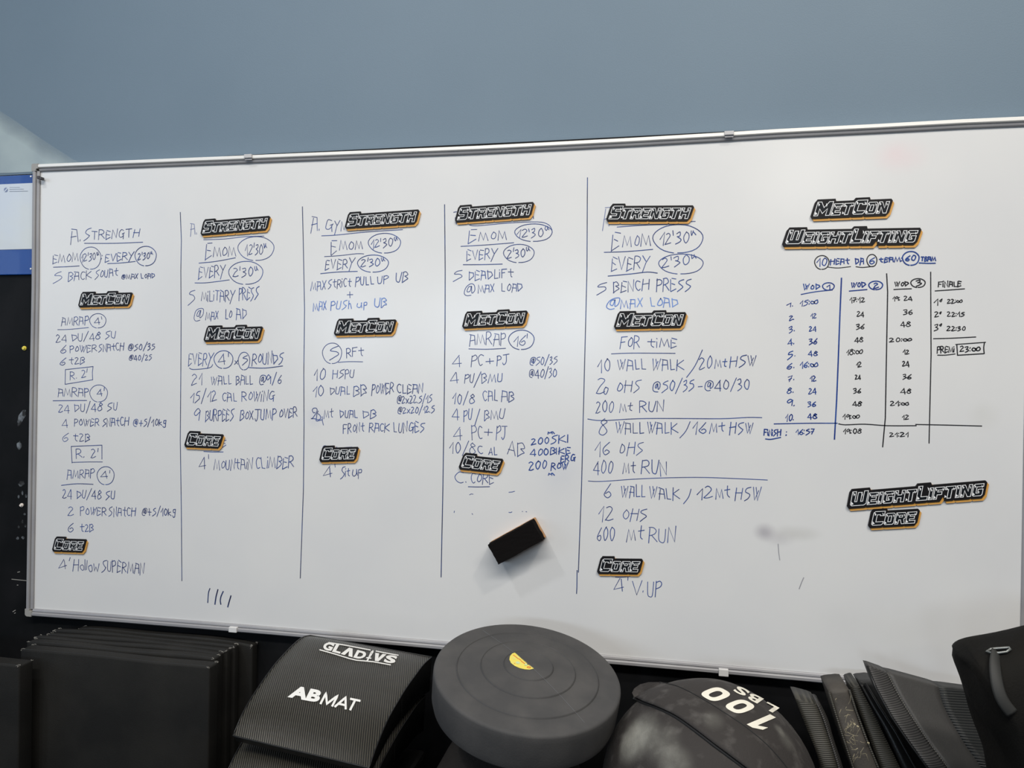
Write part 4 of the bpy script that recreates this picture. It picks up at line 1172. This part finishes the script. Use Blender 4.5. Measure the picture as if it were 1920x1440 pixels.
# arched heading
BLN = [(603, 1217.5), (635, 1226), (669, 1235.3), (704, 1240), (738.8, 1245.3)]
def bl(a):
    f_ = max(0, min(.9999, a)) * (len(BLN) - 1)
    i = int(f_)
    return [BLN[i][k] + (BLN[i + 1][k] - BLN[i][k]) * (f_ - i) for k in (0, 1)]
def head(s0, s1, hsc=1.0):
    return lambda a, b: (bl(s0 + (s1 - s0) * a)[0] + 8.0 * b * hsc, bl(s0 + (s1 - s0) * a)[1] - 14.2 * b * hsc)
decal(text_mesh('G', .05), head(0.0, .135), bv, org, .0009, 'lettering', M_WPRINT, am)
decal(text_mesh('L', .05), head(.15, .265), bv, org, .0009, 'lettering', M_WPRINT, am)
def polyface(pl_, f2px, nm, mt, par, bvh, org, lift=.0009):
    bm = bmesh.new()
    bm.faces.new([bm.verts.new((a, b, 0)) for a, b in pl_])
    return decal(bm, f2px, bvh, org, lift, nm, mt, par)
polyface([(0, 0), (.36, 1), (.66, 1), (1, 0), (.66, 0), (.5, .62), (.34, 0)], head(.275, .44), 'lettering', M_WPRINT, am, bv, org)
decal(text_mesh('D', .05), head(.45, .59), bv, org, .0009, 'lettering', M_WPRINT, am)
polyface([(.38, -.1), (.38, .18), (.12, .18), (.12, .32), (.36, .34), (.30, 1.05), (.5, 1.32), (.70, 1.05), (.64, .34), (.88, .32), (.88, .18), (.62, .18), (.62, -.1)], head(.60, .69), 'dagger_emblem', M_WPRINT, am, bv, org)
polyface([(0, 1), (.34, 1), (.5, .38), (.66, 1), (1, 1), (.66, 0), (.34, 0)], head(.69, .84), 'lettering', M_WPRINT, am, bv, org)
decal(text_mesh('S', .05), head(.85, 1.0), bv, org, .0009, 'lettering', M_WPRINT, am)
for pts in ([(616, 1205.5), (645, 1210), (694, 1219.5)], [(705, 1221.5), (725, 1225.5), (746.5, 1229.3)], [(599.5, 1219), (628, 1227), (655, 1235.5), (668, 1238.5), (700, 1241.5), (732, 1247.3)]):
    bm = bmesh.new()
    fine = []
    for i in range(len(pts) - 1):
        for k in range(6):
            fine.append((pts[i][0] + (pts[i + 1][0] - pts[i][0]) * k / 6, pts[i][1] + (pts[i + 1][1] - pts[i][1]) * k / 6))
    fine.append(pts[-1])
    ribbon2(bm, fine, 2.1, lambda p: Vector((p[0], p[1], 0)))
    decal(bm, lambda a, b: (a, b), bv, org, .0009, 'print_line', M_WPRINT, am)

# ------------------------------------------------------------------ round rubber disc
nD = Vector((.135, -.184, .974)).normalized()
cD = Vector((.200, -.300, 1.037))
def lathe(prof, seg=72):
    bm = bmesh.new()
    rows = []
    for (r, z) in prof:
        if r < 1e-6:
            rows.append([bm.verts.new((0, 0, z))])
        else:
            rows.append([bm.verts.new((r * math.cos(2 * math.pi * k / seg), r * math.sin(2 * math.pi * k / seg), z)) for k in range(seg)])
    for a, b in zip(rows, rows[1:]):
        if len(a) == 1:
            for k in range(seg): bm.faces.new((a[0], b[(k + 1) % seg], b[k]))
        elif len(b) == 1:
            for k in range(seg): bm.faces.new((a[k], a[(k + 1) % seg], b[0]))
        else:
            for k in range(seg): bm.faces.new((a[k], a[(k + 1) % seg], b[(k + 1) % seg], b[k]))
    bmesh.ops.recalc_face_normals(bm, faces=bm.faces)
    return bm
R = .180
TH = .082
prof = [(0, .0185), (.0465, .0172), (.0474, .0184), (.0484, .0174), (.0492, .0156), (.0905, .0112), (.0914, .0124), (.0924, .0114), (.0932, .0094), (.1365, .0030), (.1374, .0042), (.1384, .0032), (.1392, .0014), (.1745, 0), (.1772, -.0006), (.1795, -.0018), (.1811, -.0038), (.1817, -.0064), (.1818, -.016),
        (.1800, -.060), (.176, -.074), (.168, -.082), (0, -.082)]
rd = thing('rubber_disc', cD, 'large round black rubber disc with moulded rings and a yellow sticker', 'disc')
rd.rotation_mode = 'QUATERNION'
rd.rotation_quaternion = Vector((0, 0, 1)).rotation_difference(nD)
M_RUB = mat('dusty_black_rubber', (0.058, 0.057, 0.057), 0.7, col2=(0.078, 0.075, 0.073), scale=14, bump=.12, bscale=260, spec=.2)
bm = lathe(prof, 96)
bvd = BVHTree.FromBMesh(bm)
body = obj('disc_body', bm, M_RUB, rd, True)
body.data.set_sharp_from_angle(angle=math.radians(26)) if hasattr(body.data, 'set_sharp_from_angle') else None
rdm = Matrix.Translation(cD) @ rd.rotation_quaternion.to_matrix().to_4x4()
rdi = rdm.inverted()
def hit_disc(px, py, lift):
    o_ = rdi @ CAM
    d = (rdi.to_3x3() @ ray(px, py)).normalized()
    h, n, i, dd = bvd.ray_cast(o_, d)
    if n.z < 0: n = -n
    return h + n * lift
# mould seam across the top
bm = bmesh.new()
sp = []
for k in range(31):
    t_ = k / 30
    sp.append(hit_disc(905 + (1096 - 905) * t_, 1182 + (1355 - 1182) * t_ - 14 * math.sin(math.pi * t_), .0002))
tube(bm, sp, .0004, 5)
obj('mould_seam', bm, mat('seam_grey', (.11, .11, .115), .6), rd)
# half-round yellow sticker
arc = [(965, 1224), (960, 1226), (956, 1231), (955, 1237), (958, 1243.5), (965, 1249), (974, 1253), (984, 1255.5), (993, 1256), (1001, 1254)]
bm = bmesh.new()
bm.faces.new([bm.verts.new(hit_disc(x, y, .0006)) for x, y in arc])
M_STK = mat('yellow_sticker', (.75, .62, .10), .4, col2=(.70, .63, .16), scale=60)
stk = obj('sticker', bm, M_STK, rd)
bm = bmesh.new()
for st in ([(962, 1228.5), (967, 1232), (970, 1234.5)], [(970, 1235), (974, 1236.5), (977, 1239)], [(977, 1240), (984, 1245)], [(988, 1251.5), (990, 1250.5), (994, 1251), (995, 1253), (991, 1253.3), (988, 1251.5)], [(964.3, 1244), (965.6, 1245)]):
    pts = [hit_disc(x, y, .0009) for x, y in st]
    tube(bm, pts, .0006, 4)
obj('red_print', bm, mat('red_print', (.65, .10, .02), .5), stk)
bm = bmesh.new()
for (x, y, r_) in ((971, 1243, .004), (986, 1247, .0028), (964, 1236, .0015)):
    c = hit_disc(x, y, .0008)
    bmesh.ops.create_circle(bm, cap_ends=True, segments=14, radius=r_, matrix=Matrix.Translation(c))
obj('pale_print', bm, mat('pale_green_print', (.52, .62, .35), .5), stk)

# sandbag ball under the disc
def blob(name, c, rx, ry, rz, ex, material, label, cat, group=None, seg=40, wr=.004, seed=0, floor=None):
    t = thing(name, (c[0], c[1], SZ if floor is None else floor), label, cat, group)
    bm = bmesh.new()
    bmesh.ops.create_uvsphere(bm, u_segments=seg, v_segments=seg // 2, radius=1)
    dz = c[2] - (SZ if floor is None else floor)
    for v in bm.verts:
        n = v.co.copy()
        f_ = lambda a: math.copysign(abs(a) ** (2 / ex), a)
        p = Vector((f_(n.x) * rx, f_(n.y) * ry, f_(n.z) * rz))
        p += n * wr * (math.sin(n.x * 7 + seed) * math.sin(n.y * 6 + seed * 2) + .5 * math.sin(n.z * 11 + n.x * 5 + seed))
        p.z += dz
        p.z = max(p.z, 0.001)
        v.co = p
    return t, bm
M_BAG = mat('dusty_black_canvas', (0.012, 0.010, 0.0095), 0.8, col2=(0.024, 0.021, 0.019), scale=9, bump=.3, bscale=420, spec=.25)
t, bm = blob('sandbag_ball', (.160, -.275, .71), .167, .167, .205, 2.3, M_BAG, 'dark brown-black sandbag squashed under the rubber disc', 'sandbag', wr=.003, seed=2)
obj('bag_body', bm, M_BAG, t, True)
bm = bmesh.new()
pts = []
for k in range(40):
    a = k / 40 * 2 * math.pi
    pts.append(Vector((.167 * math.cos(a), .167 * math.sin(a), .21)))
tube(bm, pts, .003, 6, closed=True)
obj('seam', bm, M_SEAM, t, True)

# ------------------------------------------------------------------ 100 lbs ball
M_CHBAG = mat('chalky_canvas', (0.024, 0.020, 0.018), 0.8, bump=.3, bscale=420)
nt = M_CHBAG.node_tree
geo = nt.nodes.new('ShaderNodeNewGeometry')
n1 = nt.nodes.new('ShaderNodeTexNoise'); n1.inputs['Scale'].default_value = 34; n1.inputs['Detail'].default_value = 7
nt.links.new(geo.outputs['Position'], n1.inputs['Vector'])
base = nt.nodes.new('ShaderNodeValToRGB')
base.color_ramp.elements[0].position = .52; base.color_ramp.elements[1].position = .82
base.color_ramp.elements[0].color = (0.024, 0.020, 0.018, 1); base.color_ramp.elements[1].color = (0.085, 0.078, 0.072, 1)
nt.links.new(n1.outputs['Fac'], base.inputs['Fac'])
prev = base.outputs['Color']
BC, BR = Vector((.543, -.30, .846)), .1975
def ball_at(px, py, lift=0.0):
    r = ray(px, py).normalized()
    o_ = CAM - BC
    RR_ = BR + lift
    b = o_.dot(r); c = o_.length_squared - RR_ ** 2
    dsc = b * b - c
    if dsc < 0:
        return o_ + r * (-b)
    return o_ + r * (-b - math.sqrt(dsc))
for (px, py, r_, amt) in ((1196, 1376, .042, 1.35), (1180, 1400, .03, .9), (1240, 1395, .035, .5), (1265, 1432, .03, .8), (1336, 1353, .02, .4), (1476, 1388, .02, .4), (1462, 1368, .012, .5)):
    c = ball_at(px, py) + BC
    ds = nt.nodes.new('ShaderNodeVectorMath'); ds.operation = 'DISTANCE'
    nt.links.new(geo.outputs['Position'], ds.inputs[0]); ds.inputs[1].default_value = c
    mr = nt.nodes.new('ShaderNodeMapRange'); mr.interpolation_type = 'SMOOTHSTEP'
    mr.inputs[1].default_value = r_ * .2; mr.inputs[2].default_value = r_ * 1.3; mr.inputs[3].default_value = amt; mr.inputs[4].default_value = 0
    nt.links.new(ds.outputs['Value'], mr.inputs[0])
    mu = nt.nodes.new('ShaderNodeMath'); mu.operation = 'MULTIPLY'; mu.use_clamp = True
    nt.links.new(mr.outputs[0], mu.inputs[0]); nt.links.new(n1.outputs['Fac'], mu.inputs[1])
    mx = nt.nodes.new('ShaderNodeMix'); mx.data_type = 'RGBA'
    nt.links.new(mu.outputs[0], mx.inputs[0]); nt.links.new(prev, mx.inputs[6]); mx.inputs[7].default_value = (.24, .235, .205, 1)
    prev = mx.outputs[2]
nt.links.new(prev, nt.nodes['Principled BSDF'].inputs['Base Color'])
b1 = thing('medicine_ball', BC, 'round black sandbag ball printed 100 LBS, with chalk stains and a flap', 'ball')
bm = bmesh.new()
bmesh.ops.create_uvsphere(bm, u_segments=64, v_segments=32, radius=BR)
for v in bm.verts:
    n = v.co.normalized()
    v.co += n * .0006 * math.sin(n.x * 9 + n.z * 7)
obj('ball_shell', bm, M_CHBAG, b1, True)
# flap: thick strip between two edges laid on the ball
up_e = [(1236, 1279), (1262, 1284), (1285, 1293), (1320, 1312), (1360, 1337), (1400, 1364), (1440, 1398), (1470, 1432), (1482, 1450)]
lo_e = [(1188, 1305), (1206, 1314), (1235, 1325), (1268, 1341), (1305, 1367), (1340, 1394), (1375, 1420), (1405, 1443), (1420, 1458)]
up_s, lo_s = smooth_pts(up_e, 5), smooth_pts(lo_e, 5)
bm = bmesh.new()
rows_ = []
NW = 8
for i, (u_, l_) in enumerate(zip(up_s, lo_s)):
    row = []
    for k in range(NW + 1):
        f_ = k / NW
        x, y = u_[0] + (l_[0] - u_[0]) * f_, u_[1] + (l_[1] - u_[1]) * f_
        row.append(bm.verts.new(ball_at(x, y, .0012 + .0060 * f_ ** .6)))
    row.append(bm.verts.new(ball_at(l_[0], l_[1] + 1.5, -.001)))
    rows_.append(row)
for a, b in zip(rows_, rows_[1:]):
    for k in range(NW + 1):
        bm.faces.new((a[k], a[k + 1], b[k + 1], b[k]))
# rounded tongue at the upper left end
tipc = [(1236, 1279), (1216, 1279), (1200, 1283), (1189, 1291), (1185, 1299), (1188, 1305)]
tip_in = [(1236 + (1188 - 1236) * k / 5, 1279 + (1305 - 1279) * k / 5) for k in range(6)]
ra = [bm.verts.new(ball_at(x, y, .0012 + .006 * (k / 5) ** .6)) for k, (x, y) in enumerate(tip_in)]
rb = [bm.verts.new(ball_at(x, y, .0045)) for x, y in tipc]
for k in range(5):
    bm.faces.new((ra[k], ra[k + 1], rb[k + 1], rb[k]))
bmesh.ops.recalc_face_normals(bm, faces=bm.faces)
obj('flap', bm, M_CHBAG, b1, True)
bm = bmesh.new()
tube(bm, [ball_at(x, y, .0015) for x, y in up_s], .0011, 5)
tube(bm, [ball_at(x - 1, y + 4, -.0006) for x, y in lo_s], .0032, 6)
obj('seam', bm, M_SEAM, b1, True)
M_CREAM = mat('cream_print', (.78, .74, .63), .6)
def ball_decal(bm, f2px, name):
    for v in bm.verts:
        px, py = f2px(v.co.x, v.co.y)
        v.co = ball_at(px, py, .0011)
    return obj(name, bm, M_CREAM, b1)
def gl_ring(outer, inner):
    bm = bmesh.new()
    n = len(outer)
    A = [bm.verts.new((a, b, 0)) for a, b in outer]
    B = [bm.verts.new((a, b, 0)) for a, b in inner]
    for i in range(n):
        bm.faces.new((A[i], A[(i + 1) % n], B[(i + 1) % n], B[i]))
    return bm
def sup(rx, ry, e, n=40):
    return [(.5 + rx * math.copysign(abs(math.cos(t)) ** (2 / e), math.cos(t)), .5 + ry * math.copysign(abs(math.sin(t)) ** (2 / e), math.sin(t))) for t in [2 * math.pi * k / n for k in range(n)]]
for (cx, cy) in ((1342, 1301.5), (1387.5, 1324.5)):
    u_, v_ = (-30, -17), (-37, 15)
    o_ = (cx - u_[0] / 2 - v_[0] / 2, cy - u_[1] / 2 - v_[1] / 2)
    ball_decal(gl_ring(sup(.5, .5, 3.0), sup(.2, .28, 2.6)), aff(o_, u_, v_), 'lettering')
bm = bmesh.new()
for pl_ in ([(.42, 0), (.78, 0), (.78, 1), (.42, 1)], [(.42, 1), (.42, .78), (.0, .62), (.0, .84)]):
    bm.faces.new([bm.verts.new((a, b, 0)) for a, b in pl_])
bmesh.ops.subdivide_edges(bm, edges=bm.edges, cuts=2, use_grid_fill=True)
u_, v_ = (-30, -17), (-44, 19)
ball_decal(bm, aff((1428 - u_[0] * .58 - v_[0] / 2, 1353 - u_[1] * .58 - v_[1] / 2 - 1), u_, v_), 'lettering')
for ch, cx, cy in (('S', 1390, 1295.5), ('B', 1415, 1309), ('L', 1444, 1326)):
    u_, v_ = (-22, -11.5), (-13, 9)
    o_ = (cx - u_[0] / 2 - v_[0] / 2, cy - u_[1] / 2 - v_[1] / 2)
    ball_decal(text_mesh(ch, .03), aff(o_, u_, v_), 'lettering')
# sandbag under the ball
t, bm = blob('sandbag', (BC.x, BC.y, .573), .15, .15, .0725, 2.6, M_BAG, 'flat black sandbag hidden under the 100 LBS ball', 'sandbag', wr=.002, seed=8)
obj('bag_body', bm, M_BAG, t, True)
# foam block under the two ribbed sit-up mats
t = thing('foam_block', (-.19, -.25, SZ), 'black foam block carrying the two ribbed sit-up mats', 'block')
obj('block_body', BX(-.13, .13, -.13, .14, 0, .27, .01), M_BLKV, t)

# ------------------------------------------------------------------ leaning pads at the right
def slab(name, front, thick, material, parent, org, smooth=False, lift=0.0):
    """front: list of (px, py, Y); solid reaching back along +Y by thick"""
    bm = bmesh.new()
    A = [bm.verts.new(at(x, y, Y - lift) - org) for x, y, Y in front]
    B = [bm.verts.new(a.co + Vector((0, thick, 0))) for a in A]
    n = len(A)
    bm.faces.new(A); bm.faces.new(B[::-1])
    for i in range(n):
        bm.faces.new((A[i], B[i], B[(i + 1) % n], A[(i + 1) % n]))
    bmesh.ops.recalc_face_normals(bm, faces=bm.faces)
    return obj(name, bm, material, parent, smooth)
def strip(name, left, right, material, parent, org, thick=.012, n=5, puff=.004):
    """pillowed strip between two edges (px, py, Y), closed behind"""
    def den(e):
        xy = smooth_pts([(a, b) for a, b, c in e], 5)
        ys = smooth_pts([(i, c) for i, (a, b, c) in enumerate(e)], 5)
        return [(p[0], p[1], q[1]) for p, q in zip(xy, ys)]
    L_, R_ = den(left), den(right)
    bm = bmesh.new()
    rows = []
    for a, b in zip(L_, R_):
        row = []
        for k in range(n + 1):
            f_ = k / n
            Y = a[2] + (b[2] - a[2]) * f_ - puff * math.sin(math.pi * f_) ** .5 if 0 < k < n else (a[2] if k == 0 else b[2])
            row.append(bm.verts.new(at(a[0] + (b[0] - a[0]) * f_, a[1] + (b[1] - a[1]) * f_, Y) - org))
        rows.append(row)
    for r in rows:
        for v in r:
            v.co.z = max(v.co.z, .001)
    back = [[bm.verts.new(v.co + Vector((0, thick + (puff if 0 < i < n else 0), 0))) for i, v in enumerate(r)] for r in rows]
    for i in range(len(rows) - 1):
        for k in range(n):
            bm.faces.new((rows[i][k], rows[i + 1][k], rows[i + 1][k + 1], rows[i][k + 1]))
            bm.faces.new((back[i][k], back[i][k + 1], back[i + 1][k + 1], back[i + 1][k]))
        bm.faces.new((rows[i][0], back[i][0], back[i + 1][0], rows[i + 1][0]))
        bm.faces.new((rows[i][n], rows[i + 1][n], back[i + 1][n], back[i][n]))
    for q in (0, -1):
        for k in range(n):
            bm.faces.new((rows[q][k], rows[q][k + 1], back[q][k + 1], back[q][k]))
    bmesh.ops.recalc_face_normals(bm, faces=bm.faces)
    return obj(name, bm, material, parent, True)
M_RIB2 = ribbed('ribbed_vinyl_olive', (0.018, 0.017, 0.013), (0.050, 0.046, 0.036), (0, math.radians(94), 0), 95, .55, .4)
M_RIB3 = ribbed('ribbed_vinyl_dark', (0.022, 0.021, 0.020), (0.044, 0.041, 0.039), (0, math.radians(96), 0), 95, .55, .4)
M_RIB4 = ribbed('ribbed_vinyl_deep', (0.007, 0.008, 0.008), (0.020, 0.021, 0.020), (0, math.radians(84), 0), 85, .5, .7)
M_GREYV = mat('grey_black_vinyl', (0.040, 0.038, 0.036), 0.6, col2=(0.050, 0.048, 0.045), scale=12, bump=.2, bscale=300)
M_BROWNV = mat('dusty_brown_vinyl', (0.040, 0.034, 0.028), 0.7, col2=(0.060, 0.052, 0.042), scale=22, bump=.2, bscale=300)
def pad(label, Yb):
    org = Vector((at(1640, 1440, Yb).x, Yb, SZ))
    return thing('foam_pad', org, label, 'mat', 'foam pads leaning at the right'), org
def down(e, Y, dx=.55, ytarget=1960):
    x, y, Y0 = e[-1]
    out = list(e)
    for k in range(1, 8):
        t_ = k / 7
        out.append((x + (ytarget - y) * dx * t_, y + (ytarget - y) * t_, Y0 + (Y - Y0) * t_))
    return out
# A ribbed pad beside the ball
t, g0 = pad('ribbed olive-black pad nearest the 100 LBS ball', -.20)
strip('ribbed_side', down([(1491.5, 1310, -.18), (1503, 1340, -.19), (1518, 1378, -.20), (1542, 1440, -.22)], -.24, .24), down([(1532, 1321, -.18), (1541, 1345, -.19), (1553, 1380, -.20), (1571, 1440, -.22)], -.24, .24), M_RIB2, t, g0, .06)
strip('ribbed_edge', down([(1532, 1321, -.183), (1542, 1345, -.193), (1554, 1380, -.203), (1572, 1440, -.223)], -.24, .24), down([(1541, 1324, -.17), (1553, 1350, -.18), (1563, 1385, -.19), (1581, 1440, -.21)], -.24, .24), M_RIB3, t, g0, .05, 3)
# B brown pad with straw
t, g0 = pad('dusty brown pad with bits of dry straw on it', -.22)
Bl = down([(1554.5, 1297, -.17), (1566, 1335, -.18), (1581, 1382, -.20), (1600, 1440, -.22)], -.30, .38)
Br = down([(1592, 1293, -.17), (1606, 1335, -.18), (1623, 1382, -.20), (1647, 1440, -.22)], -.30, .38)
strip('front_panel', Bl, Br, M_BROWNV, t, g0, .08)
for e in (Bl, Br):
    bm = bmesh.new()
    tube(bm, [q for q in [at(x, y, Y - .002) - g0 for x, y, Y in e] if q.z > .004], .0022, 6)
    obj('piping', bm, M_RIB2, t, True)
rr = random.Random(9)
bm = bmesh.new()
for k in range(46):
    f_ = rr.random() ** .7
    y = 1308 + 116 * f_ if k < 34 else rr.uniform(1350, 1395)
    cx = 1575 + (y - 1297) * .31 + rr.uniform(-14, 14)
    a = rr.uniform(0, math.pi)
    l_ = rr.uniform(3, 9)
    mid = (cx + rr.uniform(-2, 2), y + rr.uniform(-2, 2))
    Yp = -.183 - (y - 1297) / 143 * .05
    tube(bm, [at(cx - l_ * math.cos(a), y - l_ * math.sin(a), Yp) - g0, at(mid[0], mid[1], Yp - .002) - g0, at(cx + l_ * math.cos(a) * .8, y + l_ * math.sin(a), Yp) - g0], rr.uniform(.0002, .0004), 4)
for (x, y) in ((1600, 1357), (1606, 1361), (1626, 1392)):
    tube(bm, [at(x, y, -.215) - g0, at(x + 4, y + 2, -.216) - g0], .0016, 6)
o = obj('dry_straw', bm, mat('dry_straw', (.36, .31, .2), .8), t)
o['kind'] = 'stuff'
# C ribbed pad
t, g0 = pad('ribbed black pad between the straw-covered pad and the smooth black one', -.22)
strip('ribbed_side', down([(1595, 1288, -.13), (1608, 1325, -.15), (1628, 1375, -.17), (1652, 1440, -.19)], -.27, .4), down([(1610, 1283, -.13), (1629, 1320, -.15), (1656, 1375, -.17), (1688, 1440, -.19)], -.27, .45), M_RIB2, t, g0, .06)
# C2 smooth dark pad
t, g0 = pad('smooth dark pad right behind the large slanting pad', -.22)
strip('smooth_side', down([(1611, 1282, -.12), (1632, 1320, -.14), (1660, 1370, -.16), (1692, 1440, -.18)], -.26, .5), down([(1640, 1279, -.10), (1665, 1320, -.12), (1702, 1370, -.14), (1750, 1440, -.16)], -.26, .5), M_BLKV, t, g0, .05)
bm = bmesh.new()
tube(bm, [q for q in [at(x, y, Y) - g0 for x, y, Y in down([(1622, 1281, -.125), (1648, 1325, -.146), (1680, 1375, -.166), (1716, 1440, -.188)], -.27, .5)] if q.z > .005], .003, 6)
obj('piping', bm, M_BLKV, t, True)
# D large slanting pad
t, g0 = pad('large slanting grey-black pad with a pointed corner over the board frame', -.25)
e0 = down([(1625.5, 1248.5, -.20), (1642, 1290, -.22), (1672, 1345, -.24), (1705, 1393, -.26), (1739, 1440, -.28)], -.30, .68)
e1 = down([(1664, 1262, -.19), (1686, 1305, -.21), (1715, 1352, -.23), (1745, 1396, -.25), (1778, 1440, -.27)], -.30, .68)
e2 = down([(1760, 1288, -.15), (1768, 1320, -.17), (1788, 1360, -.19), (1812, 1400, -.21), (1840, 1440, -.23)], -.27, .6)
e3 = down([(1850, 1300, -.12), (1860, 1335, -.14), (1880, 1370, -.16), (1905, 1405, -.18), (1935, 1440, -.20)], -.24, .6)
strip('ribbed_side', e0, e1, M_RIB3, t, g0, .03)
strip('front_panel', e1, e2, M_GREYV, t, g0, .03, 8, .003)
strip('ribbed_panel', e2, e3, M_RIB4, t, g0, .03, 6, .002)
bm = bmesh.new()
tube(bm, [q for q in [at(x, y, Y - .001) - g0 for x, y, Y in e0] if q.z > .004], .0022, 6)
obj('piping', bm, M_BLKV, t, True)
bm = bmesh.new()
xy = smooth_pts([(a, b) for a, b, c in e1[:5]], 12)
yy = smooth_pts([(i, c) for i, (a, b, c) in enumerate(e1[:5])], 12)
for k in range(0, len(xy) - 1):
    p, q = at(*xy[k], yy[k][1] - .004) - g0, at(*xy[k + 1], yy[k + 1][1] - .004) - g0
    tube(bm, [p, p.lerp(q, .55)], .0009, 5)
o = obj('stitching', bm, mat('grey_stitch', (.13, .12, .10), .6), t)

# ------------------------------------------------------------------ black sandbag with handle at the far right
M_BAG2 = mat('black_nylon_bag', (0.0045, 0.0042, 0.0036), 0.75, col2=(0.009, 0.008, 0.0065), scale=8, bump=.3, bscale=350, spec=.12)
t = thing('sandbag', (1.125, -.46, SZ), 'black sandbag with a webbing handle at the far right edge', 'sandbag')
ol = smooth_pts([(1803, 1231), (1806, 1221), (1817, 1212), (1858, 1202.5), (1913, 1190.5), (1985, 1178), (2040, 1180), (2062, 1200), (2070, 1300), (2074, 1500), (2078, 1700), (2080, 1960), (1990, 1965), (1925, 1960), (1905, 1700), (1880, 1500), (1862, 1420), (1845, 1365), (1828, 1322), (1814, 1270)], 3, closed=True)
bo_ = Vector((1.125, -.46, SZ))
bm = bmesh.new()
rings = []
P0 = [at(x, y, -.46) - bo_ for x, y in ol]
cz = sum(P0, Vector()) / len(P0)
for k in range(11):
    t_ = -1 + 2 * k / 10
    sc = (1 - abs(t_) ** 4.5 * .42)
    ring_ = []
    for i, p in enumerate(P0):
        q = cz + (p - cz) * sc
        d_ = (p - cz)
        w_ = .0035 * math.sin(i * .8 + k * .9) * (1 - abs(t_))
        q = Vector((q.x + w_, p.y - .086 * t_, max(q.z + w_, .001)))
        ring_.append(bm.verts.new(q))
    rings.append(ring_)
n_ = len(ol)
for a_, b_ in zip(rings, rings[1:]):
    for i in range(n_):
        bm.faces.new((a_[i], a_[(i + 1) % n_], b_[(i + 1) % n_], b_[i]))
bm.faces.new(rings[0][::-1]); bm.faces.new(rings[-1])
bmesh.ops.recalc_face_normals(bm, faces=bm.faces)
bvb = BVHTree.FromBMesh(bm)
obj('bag_body', bm, M_BAG2, t, True)
bo = Vector((1.125, -.46, SZ))
bm = bmesh.new()
hp = [(1851, 1226), (1860, 1221.5), (1872, 1219.5), (1885, 1218.5), (1893, 1218), (1895, 1221), (1888, 1226), (1874, 1228), (1860, 1228)]
tube(bm, [hit(bvb, bo, x, y, .004) for x, y in hp], .0018, 8, closed=True)
obj('handle_ring', bm, mat('worn_metal_ring', (.22, .23, .22), .4, metal=.6), t, True)
bm = bmesh.new()
hs = smooth_pts([(1868, 1226), (1864, 1245), (1866, 1275), (1872, 1300), (1882, 1320), (1897, 1336)], 5)
n_ = len(hs)
hp3 = [hit(bvb, bo, x, y, .003 + .010 * math.sin(math.pi * i / n_)) for i, (x, y) in enumerate(hs)]
for _ in range(25):
    hp3 = [hp3[0]] + [(hp3[i - 1] + hp3[i] * 2 + hp3[i + 1]) / 4 for i in range(1, len(hp3) - 1)] + [hp3[-1]]
tube(bm, hp3, .0085, 8, flat=.35, ref=Vector((0, 1, 0)))
obj('handle', bm, mat('webbing', (.022, .022, .020), .7), t, True)

# ------------------------------------------------------------------ ceiling lamps (out of frame, they light the wall)
def lamp(x, y, lab):
    t = thing('ceiling_lamp', (x, y, ZC), lab, 'lamp')
    bm = lathe([(.02, 0), (.02, -.05), (.10, -.07), (.14, -.12), (.15, -.14), (.145, -.14), (.13, -.10)], 32)
    obj('housing', bm, M_STEEL, t, True)
lamp(-1.55, -1.75, 'round black ceiling lamp above left of the whiteboard')
lamp(1.75, -1.75, 'round black ceiling lamp above right of the whiteboard')
lamp(1.5, -5.2, 'round black ceiling lamp far behind the camera')
